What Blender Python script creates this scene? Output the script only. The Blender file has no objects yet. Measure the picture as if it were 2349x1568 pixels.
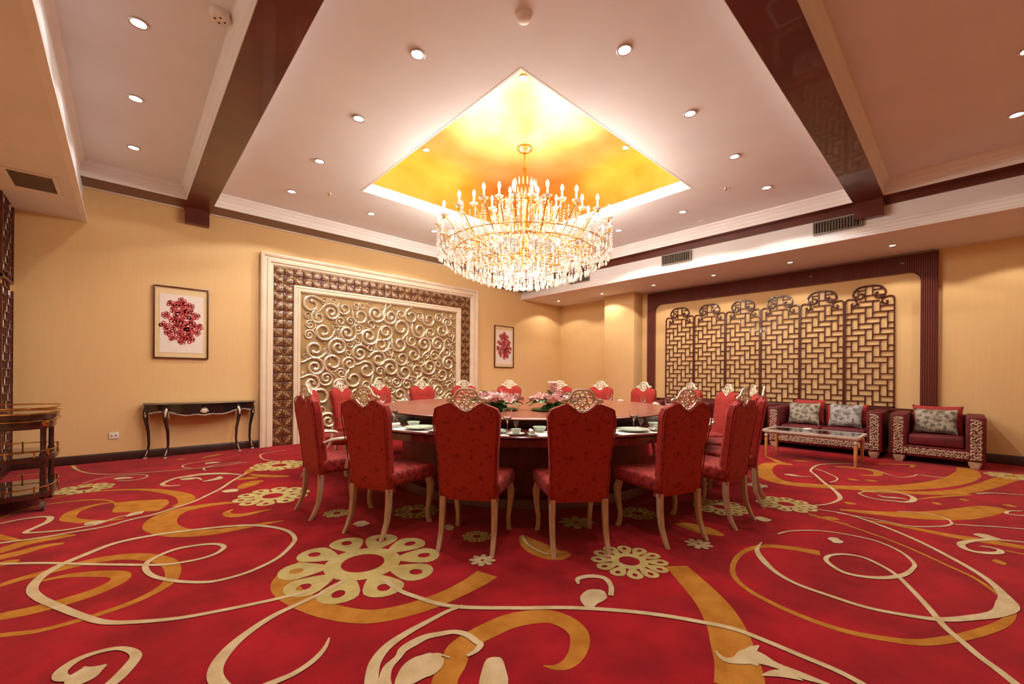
import bpy, math, random
from mathutils import Vector, Matrix
# ---------------------------------------------------------------- camera, world, exposure
scene = bpy.context.scene
COL = scene.collection
HEAD, ROLL, CAM_H = 0.8247, 0.0074, 1.2
def setup_camera():
    fw = Vector((math.cos(HEAD), math.sin(HEAD), 0)); r0 = Vector((math.sin(HEAD), -math.cos(HEAD), 0)); u0 = Vector((0, 0, 1))
    c, s = math.cos(ROLL), math.sin(ROLL)
    rt = r0 * c + u0 * s; up = u0 * c - r0 * s
    cd = bpy.data.cameras.new('camera'); co = bpy.data.objects.new('camera', cd); COL.objects.link(co)
    cd.sensor_fit = 'HORIZONTAL'; cd.sensor_width = 36.0; cd.lens = 960.3744 / 2349 * 36
    cd.shift_y = 78.0976 / 2349; cd.clip_start = 0.02; cd.clip_end = 100
    m = Matrix.Identity(4)
    for i in range(3):
        m[i][0] = rt[i]; m[i][1] = up[i]; m[i][2] = -fw[i]
    m[2][3] = CAM_H
    co.matrix_world = m; scene.camera = co
setup_camera()
w = bpy.data.worlds.new('world'); scene.world = w; w.use_nodes = True
w.node_tree.nodes['Background'].inputs[0].default_value = (1.0, 0.86, 0.7, 1)
w.node_tree.nodes['Background'].inputs[1].default_value = 0.0
vs = scene.view_settings; vs.view_transform = 'Standard'; vs.look = 'None'; vs.gamma = 1.0; vs.use_curve_mapping = False
vs.exposure = 0.15
SPOT_W, SOFFIT_W, SIDE_W, BULB_W = 56.0, 36.0, 11.0, 16.0
WARM = (1.0, 0.88, 0.72); WHITE = (1.0, 0.97, 0.94); CANDLE = (1.0, 0.91, 0.80)
R = math.radians; PI = math.pi
rnd = random.Random(7)

# ---------------------------------------------------------------- materials
def mat(name, col, rough=0.5, metal=0.0, col2=None, scale=8.0, detail=3.0, lo=0.35, hi=0.65, bump=0.0, bscale=60.0, sheen=0.0, trans=0.0,
        emit=0.0, ior=1.45, coat=0.0, spec=0.5, stretch=None, coord='Object', tex='noise', alpha=1.0):
    m = bpy.data.materials.new(name); m.use_nodes = True
    nt = m.node_tree; N = nt.nodes; L = nt.links; b = N['Principled BSDF']
    b.inputs['Base Color'].default_value = (*col, 1); b.inputs['Roughness'].default_value = rough; b.inputs['Metallic'].default_value = metal
    b.inputs['IOR'].default_value = ior; b.inputs['Specular IOR Level'].default_value = spec
    b.inputs['Transmission Weight'].default_value = trans; b.inputs['Coat Weight'].default_value = coat
    b.inputs['Sheen Weight'].default_value = sheen
    if emit: 
        b.inputs['Emission Color'].default_value = (*col, 1); b.inputs['Emission Strength'].default_value = emit
    if col2 or bump:
        tc = N.new('ShaderNodeTexCoord'); mp = N.new('ShaderNodeMapping'); L.new(tc.outputs[coord], mp.inputs[0])
        if stretch: mp.inputs['Scale'].default_value = stretch
    if col2:
        if tex == 'voronoi':
            t = N.new('ShaderNodeTexVoronoi'); t.inputs['Scale'].default_value = scale; t.feature = 'DISTANCE_TO_EDGE'; o = t.outputs['Distance']
        elif tex == 'wave':
            t = N.new('ShaderNodeTexWave'); t.inputs['Scale'].default_value = scale; t.inputs['Distortion'].default_value = detail; o = t.outputs['Fac']
        else:
            t = N.new('ShaderNodeTexNoise'); t.inputs['Scale'].default_value = scale; t.inputs['Detail'].default_value = detail; o = t.outputs['Fac']
        L.new(mp.outputs[0], t.inputs['Vector'])
        r = N.new('ShaderNodeValToRGB'); r.color_ramp.elements[0].position = lo; r.color_ramp.elements[1].position = hi
        r.color_ramp.elements[0].color = (*col, 1); r.color_ramp.elements[1].color = (*col2, 1)
        L.new(o, r.inputs[0]); L.new(r.outputs[0], b.inputs['Base Color'])
    if bump:
        t2 = N.new('ShaderNodeTexNoise'); t2.inputs['Scale'].default_value = bscale; t2.inputs['Detail'].default_value = 2
        L.new(mp.outputs[0], t2.inputs['Vector'])
        bp = N.new('ShaderNodeBump'); bp.inputs['Strength'].default_value = bump; bp.inputs['Distance'].default_value = 0.01
        L.new(t2.outputs['Fac'], bp.inputs['Height']); L.new(bp.outputs[0], b.inputs['Normal'])
    return m
M = {}
M['carpet'] = mat('carpet_red', (0.38, 0.006, 0.014), 0.95, col2=(0.23, 0.003, 0.008), scale=3.0, detail=8, bump=0.5, bscale=220, spec=0.1, sheen=0.08)
M['cream'] = mat('carpet_cream', (0.62, 0.50, 0.30), 0.95, col2=(0.50, 0.38, 0.20), scale=9, detail=6, bump=0.5, bscale=220, spec=0.1)
M['orange'] = mat('carpet_orange', (0.49, 0.215, 0.035), 0.95, col2=(0.39, 0.15, 0.020), scale=9, detail=6, bump=0.5, bscale=220, spec=0.1)
M['yellow'] = mat('carpet_olive_yellow', (0.56, 0.46, 0.19), 0.95, col2=(0.46, 0.37, 0.13), scale=9, detail=6, bump=0.5, bscale=220, spec=0.1)
M['wall'] = mat('wallpaper_cream', (0.74, 0.51, 0.245), 0.75, col2=(0.725, 0.495, 0.235), scale=5, stretch=(6, 6, 0.4), bump=0.06, bscale=90, spec=0.25)
M['ceil'] = mat('ceiling_paint', (0.80, 0.79, 0.79), 0.7, col2=(0.77, 0.76, 0.76), scale=2, bump=0.02, bscale=40, spec=0.2)
M['ceil2'] = M['ceil']
M['crown'] = mat('crown_white', (0.86, 0.84, 0.83), 0.5, col2=(0.82, 0.80, 0.79), scale=3, spec=0.3)
M['beam'] = mat('beam_wood', (0.14, 0.030, 0.017), 0.36, col2=(0.095, 0.019, 0.011), scale=2.5, detail=6, stretch=(1, 1, 4), coat=0.3)
M['mahog'] = mat('mahogany', (0.10, 0.018, 0.010), 0.3, col2=(0.06, 0.010, 0.006), scale=6, detail=5, stretch=(1, 1, 6), coat=0.25)
M['base'] = mat('baseboard_wood', (0.050, 0.010, 0.008), 0.35, col2=(0.032, 0.007, 0.006), scale=5, stretch=(4, 4, 1))
M['foil'] = mat('gold_foil', (0.80, 0.49, 0.17), 0.36, 1.0, col2=(0.70, 0.38, 0.09), scale=2.2, detail=5, bump=0.05, bscale=12)
M['gold'] = mat('gold_metal', (0.80, 0.50, 0.16), 0.22, 1.0, col2=(0.62, 0.34, 0.08), scale=6)
M['brass'] = mat('brass', (0.78, 0.52, 0.20), 0.2, 1.0, col2=(0.55, 0.33, 0.10), scale=9)
M['crystal'] = mat('crystal', (1.0, 0.95, 0.87), 0.04, trans=0.6, ior=1.55, col2=(0.98, 0.93, 0.85), scale=14, lo=0.45, hi=0.72, spec=0.9)
M['candle'] = mat('candle_sleeve', (0.92, 0.88, 0.78), 0.4, col2=(0.88, 0.82, 0.70), scale=20)
M['bulb'] = mat('lit_bulb', (1.0, 0.90, 0.74), 0.3, emit=30.0, col2=(1.0, 0.88, 0.70), scale=3)
M['lens'] = mat('lit_lens', (1.0, 0.97, 0.93), 0.3, emit=14.0, col2=(1.0, 0.95, 0.9), scale=3)
M['trim'] = mat('lamp_trim', (0.72, 0.70, 0.68), 0.25, 0.8, col2=(0.6, 0.58, 0.56), scale=12)
M['plastic'] = mat('white_plastic', (0.82, 0.76, 0.68), 0.4, col2=(0.78, 0.72, 0.64), scale=10)
M['grille'] = mat('grille_grey', (0.24, 0.20, 0.17), 0.5, 0.2, col2=(0.19, 0.16, 0.13), scale=10)
M['dark'] = mat('dark_void', (0.012, 0.009, 0.008), 0.7, col2=(0.02, 0.014, 0.011), scale=10)
M['velvet'] = mat('velvet_red', (0.36, 0.031, 0.023), 0.7, col2=(0.17, 0.010, 0.009), scale=30, detail=7, lo=0.44, hi=0.62, bump=0.1, bscale=120, sheen=0.06, spec=0.25)
M['velvetb'] = mat('velvet_red_plain', (0.36, 0.031, 0.023), 0.7, col2=(0.17, 0.010, 0.009), scale=36, detail=8, lo=0.55, hi=0.70, bump=0.08, bscale=150, sheen=0.05, spec=0.2)
M['silver'] = mat('carved_champagne', (0.82, 0.77, 0.66), 0.35, 0.35, col2=(0.66, 0.56, 0.40), scale=22, detail=4, bump=0.15, bscale=70)
M['legw'] = mat('champagne_wood', (0.56, 0.42, 0.29), 0.38, 0.15, col2=(0.45, 0.31, 0.19), scale=7, stretch=(5, 5, 1), detail=4)
M['table'] = mat('table_wood', (0.13, 0.022, 0.014), 0.14, col2=(0.085, 0.014, 0.010), scale=4, detail=6, stretch=(1, 5, 1), coat=0.4)
M['susan'] = mat('turntable_wood', (0.29, 0.085, 0.052), 0.28, col2=(0.22, 0.058, 0.034), scale=4, detail=6, stretch=(1, 6, 1), coat=0.12)
M['drum'] = mat('table_base_wood', (0.13, 0.022, 0.014), 0.3, col2=(0.085, 0.014, 0.010), scale=4, stretch=(5, 5, 1))
M['celadon'] = mat('celadon', (0.56, 0.72, 0.58), 0.12, col2=(0.50, 0.66, 0.52), scale=14, coat=0.4)
M['china'] = mat('white_china', (0.86, 0.86, 0.82), 0.12, col2=(0.82, 0.82, 0.77), scale=14, coat=0.4)
M['linen'] = mat('white_linen', (0.86, 0.83, 0.78), 0.85, col2=(0.80, 0.77, 0.71), scale=40, bump=0.1, bscale=300)
M['glass'] = mat('clear_glass', (1, 1, 1), 0.02, trans=1.0, ior=1.45, col2=(0.98, 0.99, 0.99), scale=5)
M['leaf'] = mat('leaf_green', (0.06, 0.22, 0.035), 0.4, col2=(0.03, 0.13, 0.02), scale=12)
M['petal'] = mat('petal_pink', (0.84, 0.46, 0.47), 0.55, col2=(0.88, 0.70, 0.66), scale=18, detail=3)
M['stamen'] = mat('stamen_yellow', (0.75, 0.48, 0.12), 0.6, col2=(0.55, 0.3, 0.05), scale=30)
M['sofa'] = mat('sofa_velvet', (0.15, 0.006, 0.010), 0.55, col2=(0.08, 0.003, 0.006), scale=7, detail=4, sheen=0.0, bump=0.05, bscale=160)
M['cush'] = mat('cushion_grey', (0.40, 0.39, 0.38), 0.55, col2=(0.14, 0.12, 0.10), scale=16, detail=6, lo=0.44, hi=0.58, sheen=0.2)
M['cush2'] = mat('cushion_olive', (0.40, 0.36, 0.27), 0.55, col2=(0.13, 0.10, 0.07), scale=18, detail=6, lo=0.44, hi=0.58, sheen=0.2)
M['cushr'] = mat('cushion_red', (0.42, 0.026, 0.018), 0.65, col2=(0.24, 0.010, 0.010), scale=22, detail=5, sheen=0.0)
M['carve'] = mat('carved_band', (0.66, 0.55, 0.40), 0.4, 0.4, col2=(0.50, 0.38, 0.25), scale=20, bump=0.2, bscale=60)
M['carveb'] = M['sofa']
M['lacq'] = mat('black_lacquer', (0.010, 0.009, 0.010), 0.12, col2=(0.035, 0.014, 0.010), scale=4, coat=0.5)
M['marble'] = mat('console_top', (0.22, 0.17, 0.10), 0.12, col2=(0.38, 0.30, 0.18), scale=6, detail=6, coat=0.4)
M['mirror'] = mat('dark_glass_top', (0.04, 0.035, 0.035), 0.04, col2=(0.05, 0.04, 0.04), scale=2, coat=0.6)
M['pearl'] = mat('pearl_frame', (0.76, 0.70, 0.60), 0.3, 0.3, col2=(0.68, 0.61, 0.50), scale=9)
M['oak'] = mat('honey_wood', (0.60, 0.29, 0.09), 0.3, 0.1, col2=(0.48, 0.20, 0.05), scale=8, stretch=(5, 5, 1))
M['back'] = mat('panel_gold_ground', (0.36, 0.23, 0.09), 0.55, 0.15, col2=(0.24, 0.15, 0.055), scale=3, detail=5)
M['scroll'] = mat('scroll_silver_gold', (0.80, 0.73, 0.58), 0.26, 0.55, col2=(0.62, 0.50, 0.30), scale=5, detail=4)
M['moul'] = mat('moulding_cream', (0.74, 0.62, 0.47), 0.45, col2=(0.69, 0.57, 0.42), scale=5, spec=0.4)
M['paper'] = mat('paper_white', (0.80, 0.73, 0.66), 0.8, col2=(0.77, 0.70, 0.63), scale=12)
M['mount'] = mat('paper_mount', (0.76, 0.60, 0.34), 0.8, col2=(0.73, 0.57, 0.31), scale=12)
M['redp'] = mat('red_papercut', (0.38, 0.025, 0.030), 0.8, col2=(0.48, 0.06, 0.06), scale=30)
M['cart'] = mat('trolley_mahogany', (0.060, 0.012, 0.008), 0.25, col2=(0.035, 0.007, 0.005), scale=6, detail=5, stretch=(1, 1, 6), coat=0.3)
M['castor'] = mat('castor_rubber', (0.10, 0.08, 0.07), 0.6, col2=(0.16, 0.12, 0.10), scale=20)

def weave_mat():
    m = mat('woven_mahogany', (0.17, 0.030, 0.020), 0.3, coat=0.2, col2=(0.11, 0.017, 0.012), scale=10)
    nt = m.node_tree; N = nt.nodes; L = nt.links; b = N['Principled BSDF']
    tc = N.new('ShaderNodeTexCoord'); mp = N.new('ShaderNodeMapping'); L.new(tc.outputs['Object'], mp.inputs[0]); mp.inputs['Rotation'].default_value = (0, R(90), 0)
    br = N.new('ShaderNodeTexBrick'); br.inputs['Scale'].default_value = 14; br.inputs['Mortar Size'].default_value = 0.03
    br.inputs['Brick Width'].default_value = 0.35; br.inputs['Row Height'].default_value = 0.35; br.inputs['Mortar Smooth'].default_value = 0.8
    L.new(mp.outputs[0], br.inputs['Vector'])
    wv = N.new('ShaderNodeTexWave'); wv.bands_direction = 'Y'; wv.inputs['Scale'].default_value = 12; L.new(tc.outputs['Object'], wv.inputs['Vector'])
    mx = N.new('ShaderNodeMath'); mx.operation = 'SUBTRACT'; L.new(wv.outputs['Fac'], mx.inputs[0]); L.new(br.outputs['Fac'], mx.inputs[1])
    bp = N.new('ShaderNodeBump'); bp.inputs['Strength'].default_value = 0.8; bp.inputs['Distance'].default_value = 0.012
    rp = N.new('ShaderNodeValToRGB'); rp.color_ramp.elements[0].position = 0.1; rp.color_ramp.elements[1].position = 0.7
    rp.color_ramp.elements[0].color = (0.075, 0.012, 0.010, 1); rp.color_ramp.elements[1].color = (0.21, 0.040, 0.027, 1)
    L.new(mx.outputs[0], rp.inputs[0]); L.new(rp.outputs[0], b.inputs['Base Color'])
    L.new(mx.outputs[0], bp.inputs['Height']); L.new(bp.outputs[0], b.inputs['Normal'])
    return m
M['weave'] = weave_mat()
def tile_mat():
    m = mat('mosaic_tile', (0.10, 0.032, 0.014), 0.22, coat=0.3)
    nt = m.node_tree; N = nt.nodes; L = nt.links; b = N['Principled BSDF']
    tc = N.new('ShaderNodeTexCoord'); sp = N.new('ShaderNodeSeparateXYZ'); L.new(tc.outputs['Object'], sp.inputs[0])
    def math_(op, a, c):
        n = N.new('ShaderNodeMath'); n.operation = op
        for i, v in enumerate((a, c)):
            if isinstance(v, (int, float)): n.inputs[i].default_value = v
            else: L.new(v, n.inputs[i])
        return n.outputs[0]
    d = math_('ABSOLUTE', math_('ADD', sp.outputs['X'], sp.outputs['Z']), 0)
    band = math_('LESS_THAN', d, 0.030)
    nz = N.new('ShaderNodeTexVoronoi'); nz.inputs['Scale'].default_value = 70; L.new(tc.outputs['Object'], nz.inputs['Vector'])
    speck = math_('GREATER_THAN', nz.outputs['Color'], 0.45)
    fac = math_('MULTIPLY', band, speck)
    spk2 = math_('MULTIPLY', math_('GREATER_THAN', nz.outputs['Color'], 0.74), 0.6)
    fac = math_('MAXIMUM', fac, spk2)
    mx = N.new('ShaderNodeMix'); mx.data_type = 'RGBA'; L.new(fac, mx.inputs[0])
    mx.inputs[6].default_value = (0.10, 0.030, 0.014, 1); mx.inputs[7].default_value = (0.36, 0.225, 0.09, 1)
    L.new(mx.outputs[2], b.inputs['Base Color'])
    bp = N.new('ShaderNodeBump'); bp.inputs['Strength'].default_value = 0.3; bp.inputs['Distance'].default_value = 0.004
    L.new(fac, bp.inputs['Height']); L.new(bp.outputs[0], b.inputs['Normal'])
    return m
M['tile'] = tile_mat()

# ---------------------------------------------------------------- mesh helpers
class MB:
    def __init__(s): s.v = []; s.f = []
    def add(s, v, f):
        o = len(s.v); s.v += [tuple(p) for p in v]; s.f += [tuple(i + o for i in q) for q in f]; return s
    def box(s, x0, x1, y0, y1, z0, z1):
        return s.add([(x0, y0, z0), (x1, y0, z0), (x1, y1, z0), (x0, y1, z0), (x0, y0, z1), (x1, y0, z1), (x1, y1, z1), (x0, y1, z1)],
                     [(0, 3, 2, 1), (4, 5, 6, 7), (0, 1, 5, 4), (1, 2, 6, 5), (2, 3, 7, 6), (3, 0, 4, 7)])
    def bbox(s, x0, x1, y0, y1, z0, z1, r=0.01, n=2):      # bevelled box
        return rbox(s, (x0 + x1) / 2, (y0 + y1) / 2, (z0 + z1) / 2, (x1 - x0) / 2, (y1 - y0) / 2, (z1 - z0) / 2, r, n)
    def lathe(s, prof, n=24, c=(0, 0, 0), cap=True):
        vs_ = []; fs = []
        for r, z in prof:
            for k in range(n):
                a = 2 * PI * k / n; vs_.append((c[0] + r * math.cos(a), c[1] + r * math.sin(a), c[2] + z))
        for j in range(len(prof) - 1):
            for k in range(n):
                k2 = (k + 1) % n; fs.append((j * n + k, j * n + k2, (j + 1) * n + k2, (j + 1) * n + k))
        if cap:
            if prof[0][0] > 1e-4: fs.append(tuple(range(n - 1, -1, -1)))
            if prof[-1][0] > 1e-4: fs.append(tuple((len(prof) - 1) * n + k for k in range(n)))
        return s.add(vs_, fs)
    def tube(s, path, rad, sides=6, closed=False, cap=True, flat=1.0, up=None, rot=0.0):
        P = [Vector(p) for p in path]; n = len(P)
        if not isinstance(rad, (list, tuple)): rad = [rad] * n
        elif len(rad) != n: rad = [lerp_list(rad, i / (n - 1)) for i in range(n)]
        vs_ = []; fs = []; prev = None
        for i in range(n):
            if closed: t = P[(i + 1) % n] - P[i - 1]
            else: t = P[min(i + 1, n - 1)] - P[max(i - 1, 0)]
            t.normalize()
            if up is not None: a = Vector(up)
            else: a = prev if prev is not None else (Vector((0, 0, 1)) if abs(t.z) < 0.9 else Vector((1, 0, 0)))
            a = a - t * a.dot(t)
            if a.length < 1e-5: a = Vector((1, 0, 0)) - t * t.x
            a.normalize(); prev = a; b = t.cross(a)
            for k in range(sides):
                g = 2 * PI * k / sides + rot
                vs_.append(P[i] + (a * math.cos(g) * flat + b * math.sin(g)) * rad[i])
        m = n if closed else n - 1
        for i in range(m):
            j = (i + 1) % n
            for k in range(sides):
                k2 = (k + 1) % sides; fs.append((i * sides + k, i * sides + k2, j * sides + k2, j * sides + k))
        if cap and not closed:
            fs.append(tuple(range(sides - 1, -1, -1))); fs.append(tuple((n - 1) * sides + k for k in range(sides)))
        return s.add(vs_, fs)
    def loft(s, secs, sq=True, n=8):        # horizontal sections (cx, cy, z, hx, hy)
        vs_ = []; fs = []
        for cx, cy, z, hx, hy in secs:
            for k in range(n):
                g = 2 * PI * (k + 0.5) / n; c, d = math.cos(g), math.sin(g)
                if sq:
                    q = 0.35; c = math.copysign(abs(c) ** q, c); d = math.copysign(abs(d) ** q, d)
                vs_.append((cx + hx * c, cy + hy * d, z))
        for i in range(len(secs) - 1):
            for k in range(n):
                k2 = (k + 1) % n; fs.append((i * n + k, i * n + k2, (i + 1) * n + k2, (i + 1) * n + k))
        fs.append(tuple(range(n - 1, -1, -1))); fs.append(tuple((len(secs) - 1) * n + k for k in range(n)))
        return s.add(vs_, fs)
    def prism(s, poly, d0, d1, axis='y'):   # poly of (a, b) extruded along axis
        n = len(poly)
        def P(a, b, d): return (a, d, b) if axis == 'y' else ((d, a, b) if axis == 'x' else (a, b, d))
        v = [P(a, b, d0) for a, b in poly] + [P(a, b, d1) for a, b in poly]
        f = [tuple(range(n)), tuple(range(2 * n - 1, n - 1, -1))] + [(i, n + i, n + (i + 1) % n, (i + 1) % n) for i in range(n)]
        return s.add(v, f)
    def ringprism(s, outer, inner, d0, d1, axis='y'):   # same vertex count, a frame with a hole
        n = len(outer)
        def P(p, d): a, b = p; return (a, d, b) if axis == 'y' else ((d, a, b) if axis == 'x' else (a, b, d))
        v = [P(p, d0) for p in outer] + [P(p, d0) for p in inner] + [P(p, d1) for p in outer] + [P(p, d1) for p in inner]
        f = []
        for i in range(n):
            j = (i + 1) % n
            f += [(i, j, n + j, n + i), (2 * n + i, 3 * n + i, 3 * n + j, 2 * n + j), (i, 2 * n + i, 2 * n + j, j), (n + i, n + j, 3 * n + j, 3 * n + i)]
        return s.add(v, f)
    def xf(s, fn): s.v = [tuple(fn(*p)) for p in s.v]; return s
    def mesh(s, name, mt, smooth=True, ang=40):
        me = bpy.data.meshes.new(name); me.from_pydata([tuple(p) for p in s.v], [], s.f); me.materials.append(mt); me.validate()
        import bmesh
        bm = bmesh.new(); bm.from_mesh(me); bmesh.ops.recalc_face_normals(bm, faces=bm.faces)
        if smooth:
            for f in bm.faces: f.smooth = True
            for e in bm.edges:
                if len(e.link_faces) == 2 and e.calc_face_angle(0) > R(ang): e.smooth = False
        bm.to_mesh(me); bm.free()
        return me
def lerp_list(l, t):
    x = t * (len(l) - 1); i = min(int(x), len(l) - 2); u = x - i; return l[i] * (1 - u) + l[i + 1] * u
def rbox(mb, cx, cy, cz, hx, hy, hz, r, n=2, fn=None):
    r = min(r, hx, hy, hz); idx = {}; V = []; F = []
    ts = [-1, -0.0, 1] if n == 0 else None
    def coords(h):
        o = []
        for k in range(n + 1): o.append(-h + r * (1 - math.cos(PI / 2 * k / n)))
        o2 = [-x for x in reversed(o)]
        return o + o2
    X, Y, Zc = coords(hx), coords(hy), coords(hz)
    def vert(x, y, z):
        c = Vector((max(-hx + r, min(hx - r, x)), max(-hy + r, min(hy - r, y)), max(-hz + r, min(hz - r, z)))); d = Vector((x, y, z)) - c
        p = c + (d.normalized() * r if d.length > 1e-9 else d)
        k = (round(p.x, 5), round(p.y, 5), round(p.z, 5))
        if k not in idx:
            q = p
            if fn: q = Vector(fn(p.x / hx, p.y / hy, p.z / hz, p))
            idx[k] = len(V); V.append((q[0] + cx, q[1] + cy, q[2] + cz))
        return idx[k]
    def face(A, B, mk):
        for i in range(len(A) - 1):
            for j in range(len(B) - 1):
                q = [vert(*mk(A[i], B[j])), vert(*mk(A[i + 1], B[j])), vert(*mk(A[i + 1], B[j + 1])), vert(*mk(A[i], B[j + 1]))]
                q = list(dict.fromkeys(q))
                if len(q) >= 3: F.append(tuple(q))
    for sg in (-1, 1):
        face(X, Y, lambda a, b: (a, b, sg * hz)); face(X, Zc, lambda a, b: (a, sg * hy, b)); face(Y, Zc, lambda a, b: (sg * hx, a, b))
    return mb.add(V, F)
def catmull(pts, k=8, closed=False):
    n = len(pts); out = []; d = len(pts[0])
    for i in range(n if closed else n - 1):
        g = lambda j: pts[j % n] if closed else pts[max(0, min(n - 1, j))]
        p0, p1, p2, p3 = g(i - 1), g(i), g(i + 1), g(i + 2)
        for s in range(k):
            t = s / k
            out.append(tuple(0.5 * (2 * p1[c] + (p2[c] - p0[c]) * t + (2 * p0[c] - 5 * p1[c] + 4 * p2[c] - p3[c]) * t * t + (3 * p1[c] - p0[c] - 3 * p2[c] + p3[c]) * t ** 3) for c in range(d)))
    if not closed: out.append(tuple(pts[-1]))
    return out
def obj(name, src, mt=None, parent=None, loc=None, rot=None, kind=None, smooth=True, ang=40):
    me = src.mesh(name, M[mt], smooth, ang) if isinstance(src, MB) else src
    o = bpy.data.objects.new(name, me); COL.objects.link(o)
    if parent: o.parent = parent
    if loc: o.location = loc
    if rot: o.rotation_euler = rot
    if kind: o['kind'] = kind
    return o
def tag(o, label, cat, group=None):
    o['label'] = label; o['category'] = cat
    if group: o['group'] = group
    return o
def thing(name, label, cat, loc=(0, 0, 0), rz=0.0, group=None):
    o = bpy.data.objects.new(name, None); COL.objects.link(o); o.empty_display_size = 0.1
    o.location = loc; o.rotation_euler = (0, 0, rz); return tag(o, label, cat, group)
def dup(o, parent=None):
    c = o.copy(); COL.objects.link(c)
    if parent: c.parent = parent
    for ch in list(o.children): dup(ch, c)
    return c
def struct(name, mb, mt, label=None, parent=None, smooth=True):
    o = obj(name, mb, mt, parent, smooth=smooth); 
    if not parent: o['kind'] = 'structure'; o['label'] = label or name; o['category'] = name.split('_')[0]
    return o
def light(name, typ, energy, loc, parent, color, size=0.05, spot=None, blend=0.4):
    ld = bpy.data.lights.new(name, typ); ld.energy = energy; ld.color = color; ld.shadow_soft_size = size
    if spot: ld.spot_size = R(spot); ld.spot_blend = blend
    o = bpy.data.objects.new(name, ld); COL.objects.link(o); o.parent = parent; o.location = loc; return o
ORD = ['', 'first', 'second', 'third', 'fourth', 'fifth', 'sixth', 'seventh', 'eighth', 'ninth', 'tenth']
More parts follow.
